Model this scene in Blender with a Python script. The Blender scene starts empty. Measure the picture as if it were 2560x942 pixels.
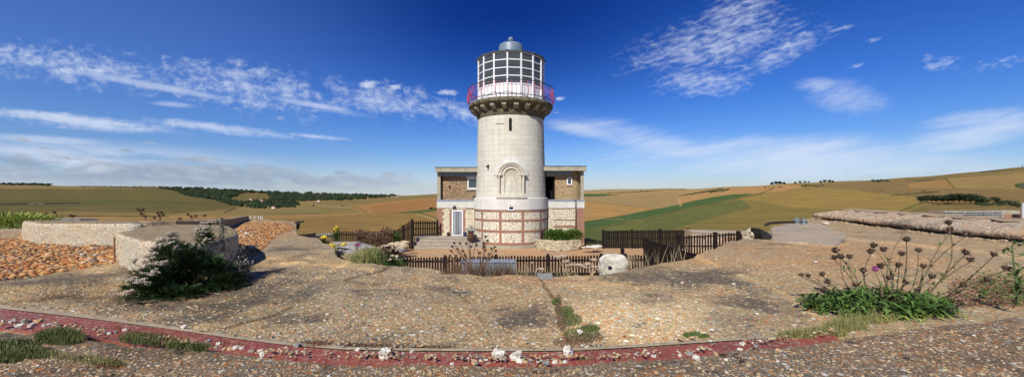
import bpy, math, random
import numpy as np
from mathutils import Vector, Matrix, noise as mnoise
random.seed(7); np.random.seed(7)
PI = math.pi
F = 1000.0; HOR = 484.0; CX = 1280.0; CZ = 4.0      # photo focal length in pixels, horizon row, centre column, eye height
SC = bpy.context.scene; COL = SC.collection

def P(px, py, z=0.0):                # point of a level surface seen at a photo pixel
    Y = F*(CZ-z)/(py-HOR); x = (px-CX)/F*Y
    if abs(z-2.5)<.12 and 'slab_h' in globals():       # on the terrace: follow its roll
        z += slab_h(x,Y)-2.5; Y = F*(CZ-z)/(py-HOR); x = (px-CX)/F*Y
    return Vector((x, Y, z))
def Q(px, py, Y):                    # point at a given distance
    return Vector(((px-CX)/F*Y, Y, CZ-(py-HOR)/F*Y))
def XQ(px, Y): return (px-CX)/F*Y
def ZQ(py, Y): return CZ-(py-HOR)/F*Y
def U(a, b): return random.uniform(a, b)
def interp(x, pts):
    return float(np.interp(x, [p[0] for p in pts], [p[1] for p in pts]))

# ---------------------------------------------------------------- scene tree helpers
def tag(o, label=None, cat=None, group=None, kind=None):
    if label: o['label'] = label
    if cat: o['category'] = cat
    if group: o['group'] = group
    if kind: o['kind'] = kind
    return o
def thing(name, label, cat, loc=(0,0,0), group=None):
    o = bpy.data.objects.new(name, None); COL.objects.link(o)
    o.location = loc; o.empty_display_size = 0.1
    return tag(o, label, cat, group)
def root_loc(o):
    while o.parent: o = o.parent
    return Vector(o.location)
def copy_tree(o, parent=None):
    kids = [c for c in bpy.data.objects if c.parent == o]
    c = o.copy(); COL.objects.link(c); c.parent = parent
    for k in kids: copy_tree(k, c)
    return c

# ---------------------------------------------------------------- mesh builder
_t = (1+5**.5)/2
ICOV = [Vector(v).normalized() for v in [(-1,_t,0),(1,_t,0),(-1,-_t,0),(1,-_t,0),(0,-1,_t),(0,1,_t),(0,-1,-_t),(0,1,-_t),(_t,0,-1),(_t,0,1),(-_t,0,-1),(-_t,0,1)]]
ICOF = [(0,11,5),(0,5,1),(0,1,7),(0,7,10),(0,10,11),(1,5,9),(5,11,4),(11,10,2),(10,7,6),(7,1,8),(3,9,4),(3,4,2),(3,2,6),(3,6,8),(3,8,9),(4,9,5),(2,4,11),(6,2,10),(8,6,7),(9,8,1)]
def subdiv(V, Fc):
    V = list(V); out = []; m = {}
    def mid(a, b):
        k = (min(a,b), max(a,b))
        if k not in m: V.append(((V[a]+V[b])/2).normalized()); m[k] = len(V)-1
        return m[k]
    for a,b,c in Fc:
        x,y,z = mid(a,b), mid(b,c), mid(c,a); out += [(a,x,z),(b,y,x),(c,z,y),(x,y,z)]
    return V, out
ICO = {0:(ICOV, ICOF)}
ICO[1] = subdiv(*ICO[0]); ICO[2] = subdiv(*ICO[1]); ICO[3] = subdiv(*ICO[2])

class MB:
    def __init__(s): s.v = []; s.f = []; s.uv = []
    def add(s, vs, fs, uvs=None):
        n = len(s.v); s.v += [tuple(v) for v in vs]
        s.f += [tuple(i+n for i in f) for f in fs]
        s.uv += uvs if uvs else [None]*len(fs)
    def box(s, x0, x1, y0, y1, z0, z1):
        vs = [(x0,y0,z0),(x1,y0,z0),(x1,y1,z0),(x0,y1,z0),(x0,y0,z1),(x1,y0,z1),(x1,y1,z1),(x0,y1,z1)]
        s.add(vs, [(0,3,2,1),(4,5,6,7),(0,1,5,4),(1,2,6,5),(2,3,7,6),(3,0,4,7)]); return s
    def obox(s, c, ax, ay, az):      # oriented box: centre, three half-axis vectors
        c,ax,ay,az = map(Vector,(c,ax,ay,az))
        vs = [c+ax*i+ay*j+az*k for k in (-1,1) for i,j in ((-1,-1),(1,-1),(1,1),(-1,1))]
        s.add(vs, [(0,3,2,1),(4,5,6,7),(0,1,5,4),(1,2,6,5),(2,3,7,6),(3,0,4,7)]); return s
    def prism(s, poly, z0, z1):      # level polygon pulled up
        n = len(poly)
        vs = [(p[0],p[1],z0) for p in poly]+[(p[0],p[1],z1) for p in poly]
        s.add(vs, [tuple(range(n))[::-1], tuple(range(n,2*n))]+[(i,(i+1)%n,n+(i+1)%n,n+i) for i in range(n)]); return s
    def yprism(s, poly, y0, y1):     # (x,z) polygon pulled along y
        n = len(poly)
        vs = [(p[0],y0,p[1]) for p in poly]+[(p[0],y1,p[1]) for p in poly]
        s.add(vs, [tuple(range(n)), tuple(range(n,2*n))[::-1]]+[(i,n+i,n+(i+1)%n,(i+1)%n) for i in range(n)]); return s
    def tube(s, pts, r, n=6, cap=True):
        pts = [Vector(p) for p in pts]; m = len(pts)
        rs = r if isinstance(r,(list,tuple)) else [r]*m
        vs = []
        for i,p in enumerate(pts):
            d = (pts[min(i+1,m-1)]-pts[max(i-1,0)]).normalized()
            a = d.cross(Vector((0,0,1)) if abs(d.z)<.9 else Vector((0,1,0))).normalized(); b = a.cross(d)
            vs += [p+(a*math.cos(2*PI*k/n)+b*math.sin(2*PI*k/n))*rs[i] for k in range(n)]
        fs = [(i*n+k, i*n+(k+1)%n, (i+1)*n+(k+1)%n, (i+1)*n+k) for i in range(m-1) for k in range(n)]
        if cap: fs += [tuple(range(n))[::-1], tuple(range((m-1)*n, m*n))]
        s.add(vs, fs); return s
    def lathe(s, prof, n, c, a0=0, a1=2*PI, closed_prof=False):    # prof: (radius, height); uv in metres
        c = Vector(c); full = abs(a1-a0-2*PI)<1e-6; cols = n if full else n+1
        vs = []; L = [0]
        for i in range(1,len(prof)): L.append(L[-1]+math.hypot(prof[i][0]-prof[i-1][0], prof[i][1]-prof[i-1][1]))
        L = [c.z+prof[0][1]+l for l in L]
        rm = max(p[0] for p in prof)
        for k in range(cols):
            a = a0+(a1-a0)*k/n
            for r,z in prof: vs.append(c+Vector((r*math.sin(a), -r*math.cos(a), z)))
        m = len(prof); fs = []; uv = []
        for k in range(n):
            k2 = (k+1)%cols
            for i in range(m-1 + (1 if closed_prof else 0)):
                j = (i+1)%m
                fs.append((k*m+i, k2*m+i, k2*m+j, k*m+j))
                u0 = rm*(a0+(a1-a0)*k/n); u1 = rm*(a0+(a1-a0)*(k+1)/n)
                uv.append([(u0,L[i]),(u1,L[i]),(u1,L[j]),(u0,L[j])])
        s.add(vs, fs, uv); return s
    def ico(s, c, r, sub=1, sq=(1,1,1), rough=0.0, rot=None, seed=None, freq=1.6, pw=None):
        V,Fc = ICO[sub]; c = Vector(c); sd = Vector((U(0,99),U(0,99),U(0,99))) if seed is None else Vector((seed,0,0))
        vs = []
        for v in V:
            k = 1+rough*mnoise.noise(v*freq+sd)*2
            if pw: k /= (abs(v.x)**pw+abs(v.y)**pw+abs(v.z)**pw)**(1/pw)
            w = Vector((v.x*sq[0], v.y*sq[1], v.z*sq[2]))*r*k
            if rot is not None: w = rot@w
            vs.append(c+w)
        s.add(vs, Fc); return s
    def blade(s, p, tip, w, bend=0.0, seg=3, side=None):    # tapering grass blade
        p,tip = Vector(p),Vector(tip); d = tip-p
        sd = side or Vector((-d.y,d.x,0)) ; sd = Vector(sd)
        if sd.length<1e-5: sd = Vector((1,0,0))
        sd.normalize(); vs = []
        for i in range(seg+1):
            t = i/seg; q = p+d*t+Vector((0,0,bend*math.sin(t*PI)*d.length))
            ww = w*(1-t)**.7
            if i<seg: vs += [q-sd*ww/2, q+sd*ww/2]
            else: vs.append(q)
        fs = [(2*i,2*i+1,2*i+3,2*i+2) for i in range(seg-1)]+[(2*seg-2,2*seg-1,2*seg)]
        s.add(vs, fs); return s
    def leaf(s, p, d, L, w, up=Vector((0,0,1))):            # folded diamond leaf
        p = Vector(p); d = Vector(d).normalized(); a = d.cross(up)
        if a.length<1e-4: a = Vector((1,0,0))
        a.normalize(); n = a.cross(d)
        m = p+d*L*.45
        s.add([p, m+a*w/2+n*w*.15, p+d*L, m-a*w/2+n*w*.15, m-n*w*.05], [(0,1,4),(1,2,4),(2,3,4),(3,0,4)]); return s
    def lobed(s, p, d, L, w, droop=.3, seg=5):              # long toothed leaf
        p = Vector(p); d = Vector(d).normalized(); a = d.cross(Vector((0,0,1)))
        if a.length<1e-4: a = Vector((1,0,0))
        a.normalize(); vs = []
        for i in range(2*seg+1):
            t = i/(2*seg); ww = w*(.25+math.sin(PI*min(t*1.1,1)**.8))*(1 if i%2 else .42)*.5*(1-t*.3)
            q = p+d*L*t+Vector((0,0,-droop*L*t*t))
            vs += [q-a*ww+Vector((0,0,ww*.3)), q-Vector((0,0,ww*.1)), q+a*ww+Vector((0,0,ww*.3))]
        fs = []
        for i in range(2*seg): fs += [(3*i,3*i+1,3*i+4,3*i+3),(3*i+1,3*i+2,3*i+5,3*i+4)]
        s.add(vs, fs); return s
    def build(s, name, mat, parent=None, smooth=False, warp=None, sharp=None):
        me = bpy.data.meshes.new(name)
        V = np.array(s.v, dtype=float).reshape(-1,3)
        org = np.array(root_loc(parent)) if parent else None
        lt = [len(f) for f in s.f]
        # box-mapped uv in metres
        uvs = []
        for f,u in zip(s.f, s.uv):
            if u: uvs += u; continue
            a,b,c = V[f[0]],V[f[1]],V[f[2]]
            n = np.abs(np.cross(b-a,c-a))
            k = int(np.argmax(n))
            for i in f:
                p = V[i]; uvs.append((p[1],p[2]) if k==0 else (p[0],p[2]) if k==1 else (p[0],p[1]))
        if warp: V = np.array([warp(*v) for v in V])
        if org is None:
            org = np.array([(V[:,0].min()+V[:,0].max())/2, (V[:,1].min()+V[:,1].max())/2, V[:,2].min()])
        me.from_pydata((V-org).tolist(), [], s.f)
        ul = me.uv_layers.new(name='UVMap')
        ul.data.foreach_set('uv', np.array(uvs,dtype=np.float32).ravel())
        if smooth: me.polygons.foreach_set('use_smooth', [True]*len(me.polygons))
        if isinstance(mat,(list,tuple)):
            for m in mat: me.materials.append(m)
        else: me.materials.append(mat)
        o = bpy.data.objects.new(name, me); COL.objects.link(o)
        if parent: o.parent = parent
        else: o.location = org.tolist()
        if smooth and sharp:
            me.shade_flat() if False else None
            try: me.set_sharp_from_angle(angle=math.radians(sharp))
            except Exception: pass
        me.update(); return o
def bevel(o, w, seg=2):
    m = o.modifiers.new('bevel','BEVEL'); m.width = w; m.segments = seg; m.limit_method = 'ANGLE'; m.angle_limit = math.radians(35); return o

# ---------------------------------------------------------------- material helpers
class NT:
    def __init__(s, tree): s.t = tree
    def n(s, typ, **kw):
        nd = s.t.nodes.new(typ)
        for k,v in kw.items():
            if k in nd.inputs.keys() if isinstance(k,str) else False: s.set(nd.inputs[k], v)
            else: setattr(nd, k, v)
        return nd
    def set(s, sock, v):
        if isinstance(v, bpy.types.NodeSocket): s.t.links.new(v, sock)
        elif v is not None:
            if isinstance(v,(tuple,list)) and len(v)==3 and sock.type=='RGBA': v = (*v,1)
            sock.default_value = v
    def m(s, op, a, b=None, c=None, clamp=False):
        nd = s.t.nodes.new('ShaderNodeMath'); nd.operation = op; nd.use_clamp = clamp
        s.set(nd.inputs[0], a)
        if b is not None: s.set(nd.inputs[1], b)
        if c is not None: s.set(nd.inputs[2], c)
        return nd.outputs[0]
    def mix(s, f, a, b, mode='MIX'):
        nd = s.t.nodes.new('ShaderNodeMix'); nd.data_type = 'RGBA'; nd.blend_type = mode
        s.set(nd.inputs[0], f); s.set(nd.inputs[6], a); s.set(nd.inputs[7], b); return nd.outputs[2]
    def noise(s, vec, scale, detail=4, rough=.55, dist=0.0):
        nd = s.t.nodes.new('ShaderNodeTexNoise'); s.set(nd.inputs['Vector'], vec)
        nd.inputs['Scale'].default_value = scale; nd.inputs['Detail'].default_value = detail
        nd.inputs['Roughness'].default_value = rough; nd.inputs['Distortion'].default_value = dist
        return nd.outputs[0]
    def vor(s, vec, scale, feature='F1', rnd=1.0):
        nd = s.t.nodes.new('ShaderNodeTexVoronoi'); s.set(nd.inputs['Vector'], vec); nd.feature = feature
        nd.inputs['Scale'].default_value = scale; nd.inputs['Randomness'].default_value = rnd
        return nd
    def ramp(s, f, stops, interp='LINEAR'):
        nd = s.t.nodes.new('ShaderNodeValToRGB'); s.set(nd.inputs[0], f); cr = nd.color_ramp; cr.interpolation = interp
        while len(cr.elements)<len(stops): cr.elements.new(.5)
        for e,(p,c) in zip(cr.elements, stops):
            e.position = p; e.color = (*c,1) if isinstance(c,(tuple,list)) else (c,c,c,1)
        return nd.outputs[0]
    def mr(s, v, a, b, c=0., d=1., smooth=True):
        nd = s.t.nodes.new('ShaderNodeMapRange'); nd.interpolation_type = 'SMOOTHSTEP' if smooth else 'LINEAR'
        s.set(nd.inputs[0], v); 
        for i,x in enumerate((a,b,c,d)): s.set(nd.inputs[i+1], x)
        return nd.outputs[0]
    def vmul(s, v, k):
        nd = s.t.nodes.new('ShaderNodeVectorMath'); nd.operation = 'MULTIPLY'; s.set(nd.inputs[0], v); nd.inputs[1].default_value = k; return nd.outputs[0]
    def bump(s, h, strength, dist, norm=None):
        nd = s.t.nodes.new('ShaderNodeBump'); s.set(nd.inputs['Height'], h); nd.inputs['Strength'].default_value = strength
        nd.inputs['Distance'].default_value = dist
        if norm: s.set(nd.inputs['Normal'], norm)
        return nd.outputs[0]
    def obj(s): 
        g = s.t.nodes.new('ShaderNodeNewGeometry'); return g.outputs['Position']
    def uv(s): return s.t.nodes.new('ShaderNodeTexCoord').outputs['UV']
    def rnd(s): return s.t.nodes.new('ShaderNodeNewGeometry').outputs['Random Per Island']
def newmat(name, rough=.85, spec=.3, metal=0.0):
    m = bpy.data.materials.new(name); m.use_nodes = True; t = NT(m.node_tree)
    b = m.node_tree.nodes['Principled BSDF']; b.inputs['Roughness'].default_value = rough
    b.inputs['Specular IOR Level'].default_value = spec; b.inputs['Metallic'].default_value = metal
    return m, t, b
def plain(name, c1, c2=None, scale=3.0, rough=.8, bump=0.2, bd=.01, spec=.3, metal=0.0, fine=None):
    m,t,b = newmat(name, rough, spec, metal); p = t.obj()
    c2 = c2 or tuple(x*.75 for x in c1)
    n = t.noise(p, scale, 6, .62)
    col = t.mix(t.mr(n,.35,.65), c1, c2)
    if fine:
        n2 = t.noise(p, fine, 3, .6); col = t.mix(t.mr(n2,.4,.62,0,.5), col, tuple(x*.55 for x in c1))
    t.set(b.inputs['Base Color'], col)
    if bump: t.set(b.inputs['Normal'], t.bump(t.noise(p, (fine or scale*6), 4), bump, bd))
    return m
def foliage(name, c1, c2, rough=.6):
    m,t,b = newmat(name, rough, .25)
    t.set(b.inputs['Base Color'], t.mix(t.rnd(), c1, c2))
    return m

PEB = [(0.0,(.50,.27,.12)),(.13,(.62,.44,.24)),(.27,(.30,.17,.09)),(.40,(.66,.55,.38)),(.50,(.55,.22,.08)),(.60,(.22,.20,.18)),(.70,(.50,.47,.42)),(.80,(.36,.27,.19)),(.90,(.64,.50,.33)),(.97,(.78,.75,.68))]
def pebbled(name, sc, mortar, tone=1.0, stains=True, stainc=(.085,.075,.065), bumpd=.012, warm=(1,1,1), attr=False, lichen=False, cover=.5, topdark=False):
    m,t,b = newmat(name, .9, .25); p = t.obj()
    wob = t.n('ShaderNodeVectorMath', operation='ADD'); nz = t.t.nodes.new('ShaderNodeTexNoise'); nz.inputs['Scale'].default_value = 9
    t.set(nz.inputs['Vector'], p); sc_ = t.n('ShaderNodeVectorMath', operation='SCALE'); t.set(sc_.inputs[0], nz.outputs[1]); sc_.inputs['Scale'].default_value = .05
    t.set(wob.inputs[0], p); t.set(wob.inputs[1], sc_.outputs[0]); q = wob.outputs[0]
    v = t.vor(q, sc); v2 = t.vor(q, sc*2.3)
    sep = t.n('ShaderNodeSeparateColor'); t.set(sep.inputs[0], v.outputs['Color'])
    sep2 = t.n('ShaderNodeSeparateColor'); t.set(sep2.inputs[0], v2.outputs['Color'])
    c = t.ramp(sep.outputs[0], PEB, 'CONSTANT'); cs = t.ramp(sep2.outputs[0], PEB, 'CONSTANT')
    # which cells carry a stone that shows
    shows = t.m('MULTIPLY', t.mr(sep.outputs[1], 1-cover-.02, 1-cover), t.mr(v.outputs['Distance'], .62, .50))
    shows2 = t.m('MULTIPLY', t.mr(sep2.outputs[1], .45,.5), t.mr(v2.outputs['Distance'], .6, .5))
    grit = t.noise(p, 90, 3, .7)
    base = t.mix(t.mr(grit,.35,.65), mortar, tuple(x*.6 for x in mortar))
    base = t.mix(shows2, base, cs)
    col = t.mix(shows, base, c)
    v3 = t.vor(q, sc*.42); s3 = t.n('ShaderNodeSeparateColor'); t.set(s3.inputs[0], v3.outputs['Color'])
    big = t.m('MULTIPLY', t.mr(s3.outputs[1], .80, .81), t.mr(v3.outputs['Distance'], .42, .34)); col = t.mix(big, col, t.ramp(s3.outputs[0], [(0,(.46,.20,.06)),(.3,(.70,.62,.46)),(.5,(.14,.13,.11)),(.7,(.52,.36,.17)),(.88,(.78,.74,.64))], 'CONSTANT'))
    vz = t.noise(p, .55, 6, .6)
    col = t.mix(t.mr(vz,.38,.62), col, t.mix(1.0, col, tuple(1.0*w for w in (1.16,1.05,.92)), 'MULTIPLY'))
    if stains:
        sn = t.noise(p, .9, 8, .68, .4)
        k = t.mr(sn, .50, .68)
        if attr:
            at = t.n('ShaderNodeAttribute'); at.attribute_name = 'stain'
            k = t.mr(t.m('ADD', t.m('MULTIPLY', t.m('SUBTRACT', sn, .5), 2.5), at.outputs['Fac']), .06, .55)
        k = t.m('MULTIPLY', k, t.mr(t.noise(p, 14, 4, .6), .30, .60, .35, .92))
        col = t.mix(k, col, stainc)
    if attr:
        tn = t.n('ShaderNodeAttribute'); tn.attribute_name = 'tone'; col = t.mix(1.0, col, tn.outputs['Color'], 'MULTIPLY')
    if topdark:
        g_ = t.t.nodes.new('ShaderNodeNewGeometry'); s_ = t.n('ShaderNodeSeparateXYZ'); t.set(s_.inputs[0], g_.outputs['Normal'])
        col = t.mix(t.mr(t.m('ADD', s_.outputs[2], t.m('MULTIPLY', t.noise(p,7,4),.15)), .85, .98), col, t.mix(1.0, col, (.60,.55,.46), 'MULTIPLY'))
    if lichen:
        ln = t.mr(t.noise(p, 16, 4, .6), .59, .64); ln2 = t.mr(t.noise(p, 1.7, 3), .42, .6)
        col = t.mix(t.m('MULTIPLY', ln, ln2), col, (.60,.20,.04))
        dk = t.mr(t.noise(p, 6, 5, .6), .62, .66); col = t.mix(t.m('MULTIPLY', dk, .8), col, (.025,.02,.015))
        wl = t.mr(t.noise(t.vmul(p,(1,1,1)), 17, 4, .6, 1.), .60, .66); wl2 = t.mr(t.noise(p, 1.1, 3), .5, .7, .15, 1.)
        col = t.mix(t.m('MULTIPLY', wl, wl2), col, (.58,.57,.52))
    col = t.mix(1.0, col, tuple(tone*w for w in warm), 'MULTIPLY')
    t.set(b.inputs['Base Color'], col)
    sp_ = t.mr(t.noise(p, 55, 2, .5), .30, .38, .45, 1.0); col = t.mix(1.0, col, sp_, 'MULTIPLY')
    t.set(b.inputs['Base Color'], col)
    h = t.m('ADD', t.m('MULTIPLY', shows, t.m('SUBTRACT', 1.0, v.outputs['Distance'])), t.m('MULTIPLY', shows2, .35))
    h = t.m('ADD', h, t.m('MULTIPLY', grit, .25))
    t.set(b.inputs['Normal'], t.bump(h, .9, bumpd))
    return m
def brickmat(name, c1, c2, mortar, bw=.225, bh=.075, ms=.01, bump=.5, vary=.3, bias=0.0, squash=1.0, dirt=None):
    m,t,b = newmat(name, .88, .25); uv = t.uv()
    nd = t.n('ShaderNodeTexBrick'); t.set(nd.inputs['Vector'], uv); nd.inputs['Scale'].default_value = 1
    nd.inputs['Brick Width'].default_value = bw; nd.inputs['Row Height'].default_value = bh; nd.inputs['Mortar Size'].default_value = ms
    nd.inputs['Mortar Smooth'].default_value = .2; nd.inputs['Bias'].default_value = bias
    t.set(nd.inputs['Color1'], c1); t.set(nd.inputs['Color2'], c2); t.set(nd.inputs['Mortar'], mortar)
    p = t.obj(); col = t.mix(t.mr(t.noise(p, 1.3, 6, .65),.35,.7,0,vary), nd.outputs['Color'], (dirt or tuple(x*.5 for x in c1)))
    col = t.mix(t.mr(t.noise(p, 25, 3, .6),.4,.7,0,.3), col, tuple(min(1,x*1.25) for x in c1))
    stk = t.mr(t.noise(t.vmul(p,(2.6,2.6,.22)), 1.0, 5, .65), .48, .70, 0, .34); col = t.mix(stk, col, t.mix(1.0, col, (.60,.57,.50), 'MULTIPLY'))
    t.set(b.inputs['Base Color'], col)
    t.set(b.inputs['Normal'], t.bump(t.m('SUBTRACT', t.m('MULTIPLY',t.noise(p,40,3),.35), nd.outputs['Fac']), bump, .01))
    return m
def flintmat(name, base, dark, sc=9.0, dens=.5):
    m,t,b = newmat(name, .85, .3); p = t.obj()
    v = t.vor(t.vmul(p,(1,1,1.35)), sc); sep = t.n('ShaderNodeSeparateColor'); t.set(sep.inputs[0], v.outputs['Color'])
    on = t.m('MULTIPLY', t.mr(sep.outputs[1], 1-dens-.03, 1-dens), t.mr(v.outputs['Distance'], .46, .34))
    fc = t.ramp(sep.outputs[0], [(0,dark),(.35,(.17,.16,.15)),(.55,(.30,.27,.23)),(.75,(.45,.40,.33)),(.9,(.10,.095,.09))], 'CONSTANT')
    n = t.noise(p, 5, 5, .6)
    bc = t.mix(t.mr(n,.35,.7), base, tuple(x*y for x,y in zip(base,(.84,.78,.66))))
    t.set(b.inputs['Base Color'], t.mix(on, bc, fc))
    t.set(b.inputs['Normal'], t.bump(t.m('ADD', on, t.m('MULTIPLY',t.noise(p,30,4),.5)), .5, .02))
    return m

M = {}
M['slab'] = pebbled('aggregate concrete', 30, (.42,.355,.185), .90, True, (.085,.075,.062), attr=True)
M['ledge'] = pebbled('lichened concrete', 38, (.22,.175,.11), .74, True, (.065,.055,.038), lichen=True, cover=.32)
M['flat_conc'] = pebbled('grey concrete', 60, (.42,.40,.33), .95, True, (.17,.165,.14), bumpd=.004, cover=.15)
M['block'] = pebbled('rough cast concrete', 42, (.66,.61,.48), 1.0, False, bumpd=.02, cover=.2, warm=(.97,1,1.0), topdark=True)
M['block_top'] = pebbled('weathered concrete top', 60, (.36,.31,.22), .85, True, (.10,.10,.09), bumpd=.006, cover=.25)
M['parapet'] = pebbled('parapet concrete', 24, (.48,.43,.33), 1.0, True, (.13,.12,.09), lichen=True, cover=.35)
M['yard'] = pebbled('yard gravel', 34, (.44,.32,.20), 1.0, False, bumpd=.008, cover=.6, warm=(1.05,.95,.82))
M['roofgravel'] = pebbled('distant gravel', 12, (.50,.42,.32), 1.0, False, cover=.4)
M['granite'] = brickmat('granite courses', (.56,.54,.44), (.62,.60,.505), (.41,.39,.30), bw=.95, bh=.38, ms=.012, bump=.5, vary=.40, dirt=(.44,.42,.34))
M['granite2'] = brickmat('smooth granite band', (.60,.585,.53), (.66,.64,.57), (.50,.47,.40), bw=1.25, bh=1.4, ms=.012, bump=.2, vary=.45, dirt=(.45,.45,.43))
M['stone'] = plain('dressed stone', (.60,.56,.45), (.50,.46,.36), 4, .85, .2, .005)
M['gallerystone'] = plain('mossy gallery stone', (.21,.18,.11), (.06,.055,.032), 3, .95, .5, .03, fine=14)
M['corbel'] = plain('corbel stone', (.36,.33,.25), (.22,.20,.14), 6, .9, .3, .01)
M['red_brick'] = brickmat('red brick', (.25,.10,.06), (.38,.175,.105), (.42,.33,.25), ms=.008, bump=.6)
M['brown_brick'] = brickmat('brown brick', (.12,.07,.04), (.40,.24,.12), (.48,.40,.27), ms=.007, bump=.6, vary=.25)
M['yellow_brick'] = brickmat('yellow brown brick', (.38,.26,.115), (.17,.10,.05), (.52,.43,.28), bw=.16, bump=.6, ms=.008, vary=.2)
M['flint'] = flintmat('flint panel', (.68,.63,.51), (.05,.05,.05), 10.5, .60)
M['flint_w'] = flintmat('flint wall', (.64,.565,.42), (.06,.05,.04), 9.5, .55)
M['concrete'] = plain('concrete', (.42,.38,.28), (.31,.28,.20), 3, .9, .2, .01, fine=30)
M['wconcrete'] = plain('pale concrete', (.60,.58,.50), (.50,.48,.42), 2, .9, .2, .01)
M['lead'] = plain('lead sheet', (.26,.29,.35), (.20,.23,.29), 6, .5, .1, .004, spec=.5)
M['white'] = plain('white paint', (.80,.80,.79), (.72,.73,.73), 5, .45, .03, .002, spec=.5)
M['bluegrey'] = plain('blue grey paint', (.17,.22,.27), (.13,.18,.22), 3, .45, .05, .004, spec=.5)
M['roofdark'] = plain('dark lead roof', (.10,.12,.12), (.06,.07,.07), 3, .6, .1, .01)
M['ceil'] = plain('lantern ceiling', (.55,.55,.53), (.45,.45,.43), 3, .7, 0)
M['red'] = plain('red paint', (.55,.035,.025), (.40,.025,.02), 9, .5, .05, .002, spec=.5)
M['tile'] = None
M['black_wood'] = plain('dark stained wood', (.022,.015,.011), (.010,.007,.006), 8, .75, .25, .003, spec=.15, fine=50)
M['timber'] = plain('weathered timber', (.44,.38,.30), (.33,.28,.21), 4, .85, .3, .004, fine=40)
M['dark'] = plain('dark interior', (.008,.008,.010), (.004,.004,.004), 4, .9, 0)
M['metal'] = plain('galvanised metal', (.30,.33,.35), (.20,.23,.25), 6, .45, .1, .003, spec=.6, metal=.4)
M['iron'] = plain('dark iron', (.03,.028,.026), (.015,.014,.014), 8, .6, .1, .003)
M['rust'] = plain('rusty metal', (.10,.045,.025), (.05,.03,.02), 9, .8, .2, .003)
M['groove_brown'] = plain('groove brown', (.26,.14,.085), (.18,.10,.06), 9, .8, .2, .003)
M['blind'] = plain('grey green blind', (.66,.68,.60), (.52,.55,.48), 2, .9, 0)
M['mortar'] = plain('tan mortar', (.48,.39,.25), (.36,.28,.18), 5, .95, .4, .006, fine=40)
M['boulder'] = plain('stained white concrete', (.70,.66,.56), (.40,.35,.25), 5.5, .95, .6, .02, fine=30)
M['chalk'] = plain('chalk stone', (.74,.70,.61), (.58,.52,.42), 14, .95, .5, .01, fine=60)
M['ochre_rock'] = plain('ochre flint stone', (.60,.42,.22), (.42,.28,.15), 14, .9, .5, .01, fine=60)
M['grey_rock'] = plain('grey flint stone', (.33,.33,.32), (.20,.20,.19), 14, .8, .5, .01, fine=60)
M['limestone'] = plain('limestone rockery', (.58,.48,.31), (.38,.32,.22), 6, .95, .6, .03, fine=24)
M['sandstone'] = plain('grey sandstone', (.34,.33,.31), (.24,.23,.22), 6, .9, .3, .01, fine=30)
M['bench'] = plain('worn stone', (.42,.37,.29), (.30,.27,.21), 5, .9, .3, .01, fine=30)
M['blue_pot'] = plain('blue glaze', (.02,.03,.12), (.015,.02,.08), 8, .25, 0, spec=.6)
M['dark_pot'] = plain('dark pot', (.03,.035,.045), (.02,.02,.025), 8, .5, 0)
M['leaf_dark'] = foliage('dark leaf', (.018,.040,.012), (.045,.085,.022))
M['leaf_mid'] = foliage('mid leaf', (.025,.060,.012), (.12,.20,.045))
M['leaf_hedge'] = foliage('hedge leaf', (.05,.11,.018), (.15,.24,.04))
M['leaf_yellow'] = foliage('yellow green leaf', (.16,.24,.035), (.34,.38,.08))
M['leaf_grey'] = foliage('grey leaf', (.13,.12,.09), (.24,.22,.18))
M['grass'] = foliage('grass blade', (.055,.085,.022), (.17,.18,.06))
M['grass_y'] = foliage('yellowing grass', (.12,.14,.035), (.33,.29,.12))
M['straw'] = foliage('straw', (.34,.26,.14), (.55,.44,.26))
M['dry'] = foliage('dry brown', (.09,.055,.035), (.22,.14,.09))
M['stem'] = foliage('thistle stem', (.12,.085,.05), (.17,.14,.07))
M['stem_g'] = foliage('green stem', (.07,.11,.035), (.13,.17,.06))
M['head'] = foliage('thistle head', (.014,.010,.008), (.12,.075,.045))
M['umbel'] = foliage('pale floret', (.30,.24,.18), (.62,.53,.43))
M['umbel_dry'] = foliage('dried floret', (.35,.25,.16), (.60,.48,.36))
M['yellow_fl'] = foliage('yellow flower', (.72,.48,.02), (.85,.68,.05))
M['purple_fl'] = foliage('purple flower', (.20,.03,.14), (.32,.06,.22))
M['moss_red'] = foliage('reddish herb', (.16,.05,.03), (.30,.13,.07))
M['wood_far'] = foliage('far wood', (.012,.024,.010), (.030,.048,.016), .9)
M['wood_far2'] = foliage('far hedge', (.022,.032,.012), (.05,.06,.022), .9)
M['trunk'] = plain('bark', (.09,.07,.05), (.05,.04,.03), 2, .9, .2)
M['house_roof'] = plain('far tile roof', (.20,.085,.05), (.14,.07,.05), .1, .9, 0)
M['house_wall'] = plain('far house wall', (.55,.47,.40), (.42,.34,.28), .1, .9, 0)
M['house_white'] = plain('far white wall', (.78,.77,.74), (.7,.7,.68), .1, .9, 0)
M['strip'] = None
def _tile():
    m,t,b = newmat('red glazed tile', .6, .35); p = t.obj()
    n = t.mr(t.noise(p, 24, 5, .6, .6), .55, .60)
    reg = t.mr(t.noise(p, .7, 2), .35, .6, .25, 1.)
    d = t.mix(t.mr(t.noise(p, 3, 5),.4,.7), (.27,.062,.038), (.19,.050,.032))
    c = t.mix(t.m('MULTIPLY', t.m('MULTIPLY', n, reg), .9), d, (.36,.29,.22))
    c = t.mix(t.mr(t.noise(p, 70, 3, .6),.6,.68,0,.6), c, (.5,.45,.38))
    t.set(b.inputs['Base Color'], c); t.set(b.inputs['Normal'], t.bump(t.noise(p, 60, 4), .3, .004)); return m
M['tile'] = _tile()
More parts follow.
